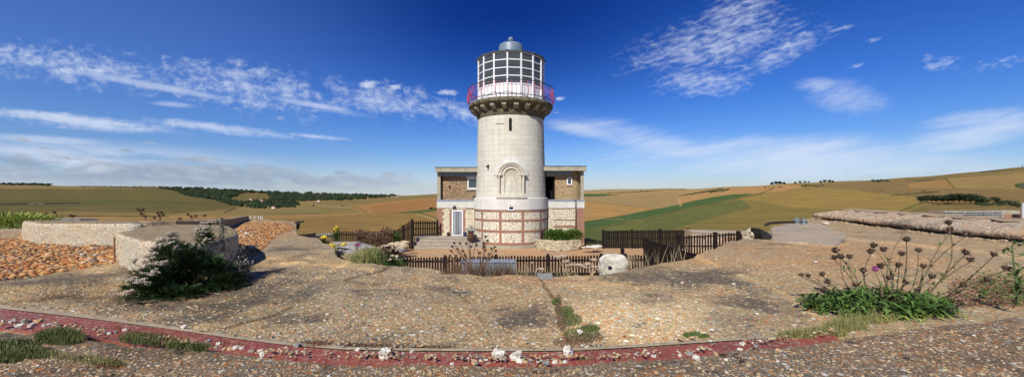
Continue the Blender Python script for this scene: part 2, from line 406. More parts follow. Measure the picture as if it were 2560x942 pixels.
def _glass(name, tint, alpha):
    m = bpy.data.materials.new(name); m.use_nodes = True; t = NT(m.node_tree); m.node_tree.nodes.remove(m.node_tree.nodes['Principled BSDF'])
    out = m.node_tree.nodes['Material Output']
    tr = t.n('ShaderNodeBsdfTransparent'); tr.inputs[0].default_value = (*tint,1)
    gl = t.n('ShaderNodeBsdfGlossy'); gl.inputs['Roughness'].default_value = .03
    fr = t.n('ShaderNodeFresnel'); fr.inputs[0].default_value = 1.5
    mx = t.n('ShaderNodeMixShader'); t.set(mx.inputs[0], t.m('MULTIPLY', fr.outputs[0], alpha)); t.set(mx.inputs[1], tr.outputs[0]); t.set(mx.inputs[2], gl.outputs[0])
    df = t.n('ShaderNodeBsdfDiffuse'); df.inputs[0].default_value = (.62,.70,.66,1); m2 = t.n('ShaderNodeMixShader'); m2.inputs[0].default_value = .08
    t.set(m2.inputs[1], mx.outputs[0]); t.set(m2.inputs[2], df.outputs[0]); t.set(out.inputs[0], m2.outputs[0]); return m
M['glass'] = _glass('lantern glass', (.90,.94,.91), 1.3)
m,t,b = newmat('window glass', .06, .8); t.set(b.inputs['Base Color'], (.035,.05,.065)); M['pane'] = m
m,t,b = newmat('lens glass', .1, .8); t.set(b.inputs['Base Color'], (.12,.16,.15)); M['lens'] = m
m,t,b = newmat('vinyl strips', .5, .4); t.set(b.inputs['Base Color'], t.mix(t.rnd(), (.14,.15,.17), (.48,.50,.52))); M['strip'] = m
m,t,b = newmat('pebbles', .75, .3)
c = t.ramp(t.rnd(), [(0.0,(.44,.21,.065)),(.12,(.50,.36,.15)),(.28,(.30,.15,.05)),(.40,(.56,.47,.25)),(.50,(.46,.21,.06)),(.58,(.10,.095,.08)),(.68,(.32,.30,.22)),(.76,(.26,.15,.08)),(.86,(.52,.35,.19)),(.975,(.74,.70,.62))], 'CONSTANT')
t.set(b.inputs['Base Color'], t.mix(t.mr(t.noise(t.obj(), 40, 3),.4,.7,0,.45), c, t.mix(1.0, c, (.55,.5,.45), 'MULTIPLY'))); M['pebbles'] = m
mo = m.copy(); mo.name = 'orange shingle'; nt_ = mo.node_tree; bb = nt_.nodes['Principled BSDF']; lk = bb.inputs['Base Color'].links[0].from_socket; tt_ = NT(nt_); tt_.set(bb.inputs['Base Color'], tt_.mix(1.0, lk, (1.02,.80,.66), 'MULTIPLY')); M['pebbles_orange'] = mo; tt_ = NT(m.node_tree); bb = m.node_tree.nodes['Principled BSDF']; lk = bb.inputs['Base Color'].links[0].from_socket; tt_.set(bb.inputs['Base Color'], tt_.mix(.35, lk, (.36,.31,.23)))
# ================================================================ camera, sun, sky
cam = bpy.data.cameras.new('camera'); co = bpy.data.objects.new('camera', cam); COL.objects.link(co); SC.camera = co
cam.sensor_width = 36; cam.sensor_fit = 'HORIZONTAL'; cam.lens = 36*F/2560; cam.clip_start = .05; cam.clip_end = 60000
co.location = (0,0,CZ); co.rotation_euler = (PI/2,0,0); cam.shift_y = (HOR-471)/2560
SC.render.resolution_x = 1024; SC.render.resolution_y = 376
SC.view_settings.view_transform = 'Standard'; SC.view_settings.look = 'None'; SC.view_settings.exposure = 0.12; SC.view_settings.gamma = 1
SUN_AZ, SUN_EL = 22, 41            # light travels towards 22 degrees right of the view direction
sd = bpy.data.lights.new('sun','SUN'); so = bpy.data.objects.new('sun', sd); COL.objects.link(so)
sd.energy = 5.0; sd.angle = math.radians(.5); sd.color = (1,.96,.89)
ldir = Vector((math.sin(math.radians(SUN_AZ))*math.cos(math.radians(SUN_EL)), math.cos(math.radians(SUN_AZ))*math.cos(math.radians(SUN_EL)), -math.sin(math.radians(SUN_EL))))
so.rotation_euler = ldir.to_track_quat('-Z','Y').to_euler()
w = bpy.data.worlds.new('World'); SC.world = w; w.use_nodes = True
t = NT(w.node_tree); bg = w.node_tree.nodes['Background']; bg.inputs['Strength'].default_value = .1
d = t.t.nodes.new('ShaderNodeTexCoord').outputs['Generated']
sp = t.n('ShaderNodeSeparateXYZ'); t.set(sp.inputs[0], d); dx,dy,dz = sp.outputs
cb = t.n('ShaderNodeCombineXYZ'); t.set(cb.inputs[0],dx); t.set(cb.inputs[1],dy); t.set(cb.inputs[2], t.m('MAXIMUM', dz, .012))
nv = t.n('ShaderNodeVectorMath', operation='NORMALIZE'); t.set(nv.inputs[0], cb.outputs[0])
sky = t.n('ShaderNodeTexSky'); sky.sky_type = 'NISHITA'; sky.sun_disc = False
sky.sun_elevation = math.radians(SUN_EL); sky.sun_rotation = math.radians(180+SUN_AZ)
sky.altitude = 100; sky.air_density = 1.0; sky.dust_density = .4; sky.ozone_density = 3.0
t.set(sky.inputs[0], nv.outputs[0])
hs = t.n('ShaderNodeHueSaturation'); hs.inputs['Saturation'].default_value = 1.18; hs.inputs['Value'].default_value = 1.0; t.set(hs.inputs['Color'], sky.outputs[0])
# zenith deepens, as a clear sky far from the sun does
elev = dz
grade = t.ramp(elev, [(0.0,(.70,.76,1.0)),(.12,(.46,.64,1.02)),(.22,(.31,.54,1.03)),(.41,(.16,.38,.88)),(1.0,(.14,.33,.78))])
skyc = t.mix(1.0, hs.outputs[0], grade, 'MULTIPLY')
side = t.mr(dx, -.85, -.1, .75, 0.)                       # the left half is paler
skyc = t.mix(t.m('MULTIPLY', t.m('MULTIPLY', t.mr(t.m('ABSOLUTE', dx), .62, .0), t.mr(dz, .08, .42)), 1.0), skyc, t.mix(1.0, skyc, (.30,.46,.64), 'MULTIPLY'))
skyc = t.mix(t.m('MULTIPLY', side, .25), skyc, (2.2,3.6,7.0))
u = t.m('DIVIDE', dx, t.m('MAXIMUM', dy, .08)); v = t.m('DIVIDE', dz, t.m('MAXIMUM', dy, .08))
cv = t.n('ShaderNodeCombineXYZ'); t.set(cv.inputs[0],u); t.set(cv.inputs[1],v); uvv = cv.outputs[0]
def px2(px, py): return ((px-CX)/F, (HOR-py)/F)
def stretched(ang, sx, sy, off=(0,0)):
    mp = t.n('ShaderNodeMapping'); mp.vector_type = 'TEXTURE'; t.set(mp.inputs[0], uvv)
    mp.inputs['Location'].default_value = (off[0],off[1],0); mp.inputs['Rotation'].default_value = (0,0,ang); mp.inputs['Scale'].default_value = (sx,sy,1)
    return mp.outputs[0]
def blob(px, py, rx, ry, deg=0, soft=1.0):                # 1 inside an ellipse of the sky, 0 outside
    c = px2(px,py); q = stretched(math.radians(deg), rx/F, ry/F, c)
    l = t.n('ShaderNodeVectorMath', operation='LENGTH'); t.set(l.inputs[0], q)
    return t.mr(l.outputs['Value'], 1.0, 1.0-soft)
def A(*xs):
    r = xs[0]
    for x in xs[1:]: r = t.m('ADD', r, x, clamp=False)
    return r
def X(a,b): return t.m('MULTIPLY', a, b)
def MX(*xs):
    r = xs[0]
    for x in xs[1:]: r = t.m('MAXIMUM', r, x)
    return r
sl = -math.radians(7)
puffs = t.noise(stretched(sl, .62, .45), 15, 5, .62, .35)
puffs2 = t.noise(stretched(sl, .075, .035), 1.0, 5, .66, .2)
fine = t.noise(stretched(-math.radians(9), .034, .021), 1.0, 5, .66, .5)
wisp = t.noise(stretched(-math.radians(6), .50, .045), 1.0, 6, .6, .4)
# band A: the long mackerel streak falling to the right behind the tower
mA = MX(blob(180,165,620,92,-7.5,1.), blob(620,218,520,112,-9,1.), blob(960,250,400,80,-7,1.), blob(1190,280,260,74,-3,1.), blob(560,190,340,70,-10,1.))
cA = X(t.mr(A(X(fine,.75), X(puffs,.55), X(wisp,.35), X(mA,.36)), .95, 1.50, 0, .95), t.mr(mA,0,.45))
mA2 = MX(blob(330,205,560,22,-10,1.), blob(780,262,330,20,-11,1.))
cA2 = X(t.mr(A(X(wisp,.6),X(fine,.3),X(mA2,.5)), .62,1.12), t.mr(mA2,0,.6,0,.75))
mA3 = MX(blob(920,212,60,26,0,1.), blob(985,218,40,20,0,1.), blob(1062,262,22,14,0,1.), blob(1400,246,34,10,4,1.), blob(1390,282,30,9,0,1.), blob(1120,232,70,14,-4,1.))
cA3 = X(t.mr(A(X(puffs2,1.0),X(fine,.7),X(mA3,.35)), 1.02,1.38), t.mr(mA3,0,.5,0,.85))
# band B: thin lower streak
mB = MX(blob(180,303,520,36,-4.5,1.), blob(560,322,420,26,-7,1.), blob(790,342,170,12,-5,1.))
cB = X(t.mr(A(X(wisp,1.0),X(fine,.60),X(mB,.50)), .90,1.5), t.mr(mB,0,.6,0,.85))
mB2 = MX(blob(120,350,420,26,-3,1.), blob(430,262,130,16,-4,1.))
cB2 = X(t.mr(A(X(wisp,.8),X(mB2,.6)), .66,1.15), t.mr(mB2,0,.5,0,.6))
# right plume with ripples fanning out
rip = t.n('ShaderNodeTexWave'); rip.wave_type='BANDS'; rip.bands_direction='Y'; t.set(rip.inputs[0], stretched(math.radians(14),.9,1)); rip.inputs['Scale'].default_value=19; rip.inputs['Distortion'].default_value=7; rip.inputs['Detail'].default_value=3; rip.inputs['Detail Scale'].default_value=1.6
mD = MX(blob(1790,110,400,130,12,1.), blob(1850,40,230,140,48,1.), blob(1760,205,230,70,4,1.), blob(1960,130,240,60,26,1.))
rp = t.noise(stretched(math.radians(20), .055,.015), 1.0, 5, .62, 1.0)
cD = X(t.mr(A(X(rip.outputs['Fac'],.09),X(rp,.75),X(fine,.35),X(puffs,.45),X(mD,.42)), .92,1.60), t.mr(mD,0,.6,0,.80))
mD2 = MX(blob(2100,72,90,10,14,1.), blob(2185,100,36,9,14,1.), blob(2140,165,40,9,14,1.), blob(2350,158,110,38,-4,1.), blob(2490,160,140,30,12,1.))
cD2 = X(t.mr(A(X(rp,1.0),X(fine,.6),X(mD2,.4)), .95,1.45), t.mr(mD2,0,.6,0,.6))
mE = MX(blob(2120,245,190,80,-8,1.), blob(2050,215,110,40,0,1.))
wr = t.noise(stretched(math.radians(9), .50, .05), 1.0, 6, .62, .5)
cE = X(t.mr(A(X(rp,.5),X(wr,.6),X(fine,.2),X(mE,.5)), .72,1.5), t.mr(mE,0,.6,0,.65))
wr = t.noise(stretched(math.radians(9), .50, .05), 1.0, 6, .62, .5)
mF = MX(blob(2000,400,900,110,-2,1.), blob(1700,375,520,70,-14,1.), blob(1950,415,700,75,-3,1.), blob(2420,340,330,60,10,1.), blob(1480,330,220,36,-12,1.), blob(2450,300,260,50,6,1.))
cF = X(t.mr(A(X(wr,1.1),X(rp,.2),X(mF,.45)), .60,1.35), t.mr(mF,0,.7,0,.85))
mF2 = MX(blob(2380,352,260,12,9,1.), blob(2480,330,160,10,11,1.))
cF2 = X(t.mr(A(X(wr,.8),X(mF2,.5)), .55,1.15), t.mr(mF2,0,.7,0,.5))
# low veil along the horizon
veil = X(t.mr(v, .11, .0), t.mr(A(wisp,X(puffs,.3)), .45, .85, .28, .8))
veil = X(X(veil, t.mr(u, 1.2, -.6, .45, 1.0)), .55)
white = MX(cA, cA2, cA3, cB, cB2, cD, cD2, cE, cF, cF2, veil)
# left low grey cumulus
gn = t.noise(stretched(-math.radians(2), .17,.05), 1.0, 6, .58, .3)
mG = X(t.mr(u, -.02, -.28), MX(blob(420,436,1150,62,-2.,.9), blob(80,405,330,52,-4,1.)))
gcl = X(t.mr(A(gn, X(mG,.36)), .68,.86), t.mr(mG,0,.3))
gs = MX(blob(500,398,95,16,-2,1.), blob(655,417,90,13,-2,1.), blob(60,350,36,13,-8,1.), blob(110,370,40,9,-8,1.), blob(320,376,55,8,-6,1.), blob(375,357,42,7,-8,1.), blob(850,432,48,14,0,1.), blob(975,438,36,14,0,1.), blob(1022,437,18,6,0,1.), blob(160,396,110,14,-3,1.))
gs = X(t.mr(A(X(gn,.6), X(puffs2,1.0), X(fine,.4), X(gs,.5)), 1.15, 1.5), t.mr(gs,0,.4))
gmask = MX(X(gcl,.92), X(gs, .85))
mW = X(blob(200,405,800,70,-3,1.), t.mr(A(wisp,X(gn,.4)), .5,.85))
white = MX(white, X(mW,.95))
col = t.mix(X(white, .92), skyc, (6.4,7.1,8.6))
gcol = t.mix(t.mr(A(gn, X(puffs2,.3)), .55, .95), (2.7,3.4,4.5), (5.0,5.6,6.4))
col = t.mix(X(gmask,.88), col, gcol)
t.set(bg.inputs['Color'], col)

# ================================================================ hills and fields
skyl = [(-2500,440),(-900,452),(-500,455),(0,460),(130,463),(200,465),(330,467),(420,469),(560,474),(700,480),(760,483),(930,487.5),(1000,488),(1090,485),(1280,480),(1465,474),(1600,472),(1740,472),(1800,468),(1900,463),(2000,457),(2130,453),(2200,449),(2300,441),(2400,433),(2480,425),(2560,418),(2800,402),(3200,385),(5000,360)]
yfar = [(-2500,1800),(0,2300),(500,3200),(900,6500),(1300,7500),(1740,5000),(2000,3000),(2560,1900),(5000,1500)]
Y0 = 33.0; PY0 = HOR+CZ/Y0*F
def terr(px, py):
    s0 = interp(px, skyl); yf = interp(px, yfar)
    s = (py-s0)/(PY0-s0); return Q(px, py, Y0*(yf/Y0)**(1-s))
colsT = list(np.concatenate([np.linspace(-2500,-120,40), np.arange(-100,2665,3.0), np.linspace(2700,5000,40)]))
NR = 130
def inside(X_, Y_, poly):
    r = np.zeros(X_.shape, bool); n = len(poly)
    for i in range(n):
        x1,y1 = poly[i]; x2,y2 = poly[(i+1)%n]
        c = ((y1>Y_)!=(y2>Y_)) & (X_ < (x2-x1)*(Y_-y1)/((y2-y1) if y2!=y1 else 1e-9)+x1); r ^= c
    return r
def line_d(X_, Y_, pts):
    best = np.full(X_.shape, 1e9)
    for (x1,y1),(x2,y2) in zip(pts[:-1], pts[1:]):
        dx_,dy_ = x2-x1,y2-y1; tt = np.clip(((X_-x1)*dx_+(Y_-y1)*dy_)/(dx_*dx_+dy_*dy_),0,1)
        best = np.minimum(best, np.hypot((X_-x1-tt*dx_), (Y_-y1-tt*dy_)))
    return best
S0 = np.interp(colsT, [p[0] for p in skyl], [p[1] for p in skyl])
S0 = S0 + 1.0*np.sin(np.array(colsT)/71)*.5 + .6*np.sin(np.array(colsT)/23+1)
YF = np.interp(colsT, [p[0] for p in yfar], [p[1] for p in yfar])
ss = np.linspace(1,0,NR)
PXg = np.tile(np.array(colsT),(NR,1)); PYg = ss[:,None]*(PY0-S0)[None,:]+S0[None,:]
Yg = Y0*(YF[None,:]/Y0)**(1-ss[:,None])
Xg = (PXg-CX)/F*Yg; Zg = CZ-(PYg-HOR)/F*Yg
# roll of the ground
amp = np.clip((Yg-Y0)/300,0,1)*np.clip(ss[:,None]*3,0,1)
Zg = Zg + amp*(Yg*.0009)*(np.sin(Xg/(Yg*.07+9)+PYg/9)+.6*np.sin(PXg/61-PYg/7))
rows = [(Xg,Yg,Zg)]
def sl(c): return tuple(((x/255)/12.92 if x<=10 else ((x/255+.055)/1.055)**2.4) for x in c)
Cg = np.zeros((NR,len(colsT),3)); 
def paint(mask, c, k=1.0):
    c = np.array(sl(c)); Cg[mask] = Cg[mask]*(1-k)+c*k
Cg[:] = sl((150,122,70))
R = PXg>=1270
paint(R, (158,130,74))
L = ~R
# left hill, its cloud shadow put in as darker olive, and lower bands
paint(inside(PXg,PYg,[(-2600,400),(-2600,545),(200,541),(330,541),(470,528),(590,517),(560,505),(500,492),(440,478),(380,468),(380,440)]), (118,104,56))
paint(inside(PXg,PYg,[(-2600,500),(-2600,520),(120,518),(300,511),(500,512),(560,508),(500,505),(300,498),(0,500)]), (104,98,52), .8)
paint(inside(PXg,PYg,[(-2600,458),(-2600,466),(200,472),(330,470),(330,462)]), (158,132,86), .8)
paint(inside(PXg,PYg,[(-2600,534),(0,534),(200,528),(330,530),(470,532),(600,517),(640,521),(700,545),(-2600,560)]), (160,130,76), .85)
paint(inside(PXg,PYg,[(380,541),(590,522),(700,522),(900,522),(900,533),(620,537),(480,546)]), (152,130,76))
paint(inside(PXg,PYg,[(-2600,541),(500,541),(760,536),(1000,531),(1090,540),(1090,560),(-2600,575)]), (178,138,80))
# fields between wood and tower
paint(inside(PXg,PYg,[(600,515),(760,502),(930,496),(1095,480),(1280,470),(1280,540),(900,535),(700,524)]), (168,134,78))
paint(inside(PXg,PYg,[(740,506),(930,497),(1060,487),(1280,478),(1280,494),(1000,502),(900,512),(790,516)]), (146,124,72), .9)
paint(inside(PXg,PYg,[(640,502),(770,503),(800,510),(900,516),(860,523),(700,512)]), (160,136,82), .8)
paint(inside(PXg,PYg,[(860,520),(960,505),(1090,495),(1280,487),(1280,530),(1010,531),(925,533),(900,525)]), (184,134,78))
for k in range(9):
    a = 498+k*4.2
    pts = [(930,a+19),(1000,a+10),(1100,a+1),(1280,a-8)]
    m_ = (line_d(PXg,PYg,pts)<1.0)&inside(PXg,PYg,[(870,521),(960,505),(1090,495),(1280,487),(1280,530),(1010,531),(925,533)]); paint(m_, (160,108,58), .75)
paint(inside(PXg,PYg,[(770,512),(850,518),(890,525),(895,533),(780,534),(620,536),(640,528),(700,524)]), (150,130,78), .85)
near = inside(PXg,PYg,[(700,545),(800,541),(900,536),(1000,531),(1060,531),(1095,540),(1100,620),(-2600,620),(-2600,575),(300,548),(560,545)]); paint(near, (160,126,70))
paint(inside(PXg,PYg,[(980,530),(1040,525),(1100,519),(1280,510),(1280,520),(1100,525),(1050,533)]), (88,104,48), .9)
paint(inside(PXg,PYg,[(1040,533),(1100,526),(1280,516),(1280,620),(1095,556)]), (176,136,76), .9)
paint(inside(PXg,PYg,[(560,498),(610,484),(665,487),(672,494),(640,505),(600,509)]), (126,112,60))
paint(inside(PXg,PYg,[(590,512),(640,502),(740,503),(750,508),(660,516),(600,515)]), (98,98,52))
# right side
paint(inside(PXg,PYg,[(1270,440),(1270,560),(1465,556),(1640,528),(1740,506),(1820,492),(1940,478),(2010,468),(1940,455),(1700,470)]), (186,150,96))
paint(inside(PXg,PYg,[(1270,479),(1465,474),(1700,470),(1700,474),(1560,480),(1465,482),(1270,488)]), (182,156,110))
paint(inside(PXg,PYg,[(1270,489),(1465,485),(1510,484),(1545,488),(1465,492),(1270,496)]), (84,104,58))
paint(inside(PXg,PYg,[(1270,495),(1465,492),(1550,489),(1700,480),(1700,500),(1690,514),(1640,520),(1560,512),(1465,505),(1270,505)]), (176,146,96))
paint(inside(PXg,PYg,[(1270,506),(1465,505),(1560,513),(1640,521),(1640,528),(1465,556),(1270,562)]), (190,146,84))
paint(inside(PXg,PYg,[(1700,512),(1700,490),(1830,474),(1960,462),(2010,462),(1960,478),(1880,483),(1830,486),(1740,502)]), (196,150,92))
g = inside(PXg,PYg,[(1270,575),(1380,562),(1465,553),(1560,537),(1660,518),(1740,500),(1800,489),(1830,485),(1885,483),(1850,492),(1790,507),(1740,516),(1620,545),(1540,560),(1465,574),(1270,600)])
low = (PXg>=1270)&(PYg>572-(PXg-1465)*.29)&~g&(PYg>500)
paint((PXg>=1270)&inside(PXg,PYg,[(1270,590),(1465,574),(1620,545),(1740,516),(1790,507),(1850,492),(1960,477),(2060,470),(2200,482),(2290,492),(2300,520),(2000,620),(1270,620)]), (168,138,72))
paint(inside(PXg,PYg,[(1270,600),(1465,575),(1620,546),(1740,522),(1850,500),(1900,503),(1980,520),(2240,528),(2400,540),(3000,560),(3000,620),(1270,620)]), (124,114,54), .55)
paint(inside(PXg,PYg,[(1270,600),(1465,578),(1540,575),(1560,600),(1465,620),(1270,620)]), (92,100,44), .7)
paint(inside(PXg,PYg,[(1270,604),(1465,576),(1620,548),(1740,520),(1800,508),(1850,498),(1880,520),(1760,550),(1640,585),(1560,610),(1270,640)]), (106,112,54), .75)
paint(g, (86,108,52))
paint(line_d(PXg,PYg,[(1465,576),(1540,562),(1620,547),(1740,518),(1800,507),(1850,494),(1900,484),(1935,470)])<1.3, (84,84,44), .8)
paint(line_d(PXg,PYg,[(1510,548),(1560,547),(1610,552)])<.9, (150,140,80), .8)
paint(inside(PXg,PYg,[(2010,462),(2130,450),(2300,438),(2560,415),(5000,350),(5000,560),(2560,545),(2330,505),(2290,492),(2200,482),(2060,470)]), (150,122,74))
paint(inside(PXg,PYg,[(2270,459),(2365,448),(2380,458),(2386,470),(2275,471)]), (180,138,80), .9)
paint(inside(PXg,PYg,[(2368,446),(2560,428),(2700,418),(2700,470),(2540,472),(2388,470)]), (176,144,90), .9)
for k in range(16):
    x = 2375+k*16; paint((line_d(PXg,PYg,[(x,445-(k*1.5)),(x+70,470)])<1.2)&inside(PXg,PYg,[(2372,447),(2560,430),(2700,420),(2700,470),(2540,470),(2390,469)]), (158,126,74), .6)
paint(line_d(PXg,PYg,[(2364,446),(2386,470)])<1.6, (104,104,56), .8)
paint(inside(PXg,PYg,[(2250,446),(2330,440),(2560,420),(2600,417),(2600,430),(2366,446),(2270,455)]), (136,116,66), .7)
paint(line_d(PXg,PYg,[(2030,458),(2200,452),(2290,444),(2400,438),(2560,428)])<1.0, (170,148,96), .5)
paint(inside(PXg,PYg,[(2534,460),(2560,456),(2720,452),(2720,474),(2560,472),(2540,468)]), (74,90,40), .9)
paint(inside(PXg,PYg,[(2546,461),(2570,459),(2720,457),(2720,468),(2560,468)]), (104,98,96), .9)
paint(line_d(PXg,PYg,[(2230,533),(2270,520),(2300,508),(2304,502),(2290,488)])<2.2, (94,104,50), .85)
paint(inside(PXg,PYg,[(2320,500),(2440,502),(2450,509),(2330,508)]), (172,130,74), .9)
paint(inside(PXg,PYg,[(2310,512),(2400,506),(2500,512),(2560,516),(2800,520),(2800,560),(2240,540),(2270,526)]), (138,116,64), .8)
paint(line_d(PXg,PYg,[(1695,496),(1702,512)])<2.5, (206,164,104), .8)
paint(line_d(PXg,PYg,[(1465,504),(1560,512),(1640,521)])<.9, (140,116,70), .7)
# lanes, hedges, tracks
for pts,c,wd in [([(400,536),(470,530),(590,519)],(92,84,46),1.1),([(560,533),(590,518)],(64,56,36),1.6),([(0,511),(60,508),(200,507)],(70,64,36),2.0),([(640,534),(800,533)],(120,108,58),.9),([(860,516),(900,521),(920,533)],(126,104,56),.9),([(780,512),(830,518),(880,519)],(178,160,110),.9),([(1040,534),(1070,543),(1095,556)],(190,168,116),1.2),([(1050,532),(1085,543),(1100,550)],(70,84,36),1.4),([(-100,543),(150,541),(420,541)],(80,72,42),1.3),([(70,508),(110,507)],(150,140,110),1.)]:
    paint(line_d(PXg,PYg,pts)<wd, c, .85)
# back slope, front apron and rear apron keep it one sheet
v_all = []; c_all = []
def addrow(X_,Y_,Z_,C_): v_all.append(np.stack([X_,Y_,Z_],-1)); c_all.append(C_)
ones = np.ones(len(colsT))
gy = np.array(sl((120,104,58)))
addrow(Xg[0]*3, ones*-400, ones*-.03, np.tile(gy,(len(colsT),1)))
addrow(Xg[0], ones*-2, ones*-.03, np.tile(gy,(len(colsT),1)))
addrow(Xg[0], ones*20, ones*-.03, np.tile(gy,(len(colsT),1)))
for i in range(NR):
    z = Zg[i].copy()
    if i==0: z[:] = -.03
    addrow(Xg[i],Yg[i],z,Cg[i])
for k,(s_,dz_) in enumerate([(1.15,.012),(1.5,.05),(2.5,.14)]):
    addrow(Xg[-1]*s_,Yg[-1]*s_,Zg[-1]-dz_*Yg[-1],Cg[-1])
Vt = np.concatenate(v_all); Ct = np.concatenate(c_all); nr,nc = len(v_all),len(colsT)
idx = np.arange(nr*nc).reshape(nr,nc)
Ft = np.stack([idx[:-1,:-1],idx[:-1,1:],idx[1:,1:],idx[1:,:-1]],-1).reshape(-1,4)
def npmesh(name, V, Fc, mats, smooth=True):
    me = bpy.data.meshes.new(name); me.vertices.add(len(V)); me.vertices.foreach_set('co', V.astype(np.float32).ravel())
    n = Fc.shape[1]; me.loops.add(Fc.size); me.loops.foreach_set('vertex_index', Fc.astype(np.int32).ravel())
    me.polygons.add(len(Fc)); me.polygons.foreach_set('loop_start', np.arange(0,Fc.size,n,dtype=np.int32)); me.polygons.foreach_set('loop_total', np.full(len(Fc),n,dtype=np.int32))
    me.update(calc_edges=True); me.validate()
    if smooth: me.polygons.foreach_set('use_smooth', [True]*len(me.polygons))
    for m_ in mats: me.materials.append(m_)
    o = bpy.data.objects.new(name, me); COL.objects.link(o); return o
m,t,b = newmat('downland fields', .95, .1); p = t.obj()
at = t.n('ShaderNodeAttribute'); at.attribute_name = 'field'
mot = t.noise(t.vmul(p,(.012,.012,.0)), 1.0, 6, .62); n1 = t.noise(t.vmul(p,(.10,.045,.0)), 1.0, 6, .7); n2 = t.noise(t.vmul(p,(1.1,.5,0)), 1.0, 4, .7); n3 = t.noise(t.vmul(p,(.03,.006,.0)), 1.0, 5, .6, .6)
c = t.mix(t.mr(mot,.35,.62,0,.65), at.outputs['Color'], t.mix(1.0, at.outputs['Color'], (.72,.86,.68), 'MULTIPLY'))
c = t.mix(t.mr(n1,.36,.62,0,.7), c, t.mix(1.0, c, (.58,.62,.55), 'MULTIPLY'))
c = t.mix(t.mr(n3,.45,.7,0,.45), c, t.mix(1.0, c, (1.3,1.22,1.1), 'MULTIPLY'))
n4 = t.noise(t.vmul(p,(.035,.012,.0)), 1.0, 8, .75, .3); c = t.mix(t.mr(n4,.45,.60,0,.45), c, t.mix(1.0, c, (.66,.70,.60), 'MULTIPLY'))
c = t.mix(t.mr(n2,.42,.66,0,.4), c, t.mix(1.0, c, (.6,.6,.52), 'MULTIPLY'))
c = t.mix(1.0, c, (1.04,.99,1.03), 'MULTIPLY')
t.set(b.inputs['Base Color'], c); M['fields'] = m
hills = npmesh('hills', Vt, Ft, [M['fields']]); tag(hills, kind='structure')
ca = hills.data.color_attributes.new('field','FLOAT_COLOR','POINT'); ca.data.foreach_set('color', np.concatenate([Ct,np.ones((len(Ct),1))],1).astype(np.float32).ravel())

# ================================================================ yard gravel sheet
def sheet(name, poly, z, mat, res=None):
    mb = MB(); mb.add([(x,y,z) for x,y in poly], [tuple(range(len(poly)))]); o = mb.build(name, mat); tag(o, kind='structure'); return o
yd = [(-13,12),(16,12),(16,24)]+[(x, 31.5+.25*math.sin(x*1.7)+.15*math.sin(x*4)) for x in np.linspace(13,-13,40)]
sheet('yard_gravel', yd, .004, M['yard'])

# ================================================================ the old roof slab in front
SZ = 2.5
edge = [(-900,560),(-400,568),(95,578),(96,556),(560,549),(600,548),(735,552),(741,554),(743,573),(736,578),(722,586),(765,590),(790,593),(802,602),(822,612),(836,622),(838,642),(850,650),(872,655),(905,660),(960,662),(1010,664),(1060,668),(1110,676),(1150,683),(1200,689),(1290,690),(1345,688),(1352,697),(1378,697),(1386,687),(1430,685),(1500,683),(1560,672),(1600,668),(1650,659),(1700,650),(1735,643),(1745,636),(1780,625),(1800,615),(1815,606),(1850,601),(1895,596),(1915,590),(1925,577),(1926,566),(1990,552),(2030,546),(2560,545),(3500,546)]
colsS = np.arange(-900,3504,4.0)
E = np.interp(colsS, [p[0] for p in edge], [p[1] for p in edge])
rg = np.random.RandomState(3)
E = E + np.convolve(rg.randn(len(colsS)), np.ones(3)/3, 'same')*1.0
def slab_z(x, y):
    k = np.clip((np.asarray(y)-4.7)/2.0,0,1); k = k*k*(3-2*k)
    rip_ = .0045*np.sin(x*9.1+y*4.3+2*np.sin(y*1.9))+.004*np.sin(x*6.3-y*11.7+2*np.sin(x*1.3))+.006*np.sin(x*3.7+y*6.1+1.5*np.sin(x*.9+y))
    return SZ + k*rip_*1.3 + k*(.035*np.sin(x*.55+1)*np.sin(y*.5) + .018*np.sin(x*1.7+y*1.1) + .008*np.sin(x*5.1-y*3.3))
def slab_h(x, y): return float(slab_z(x,y))
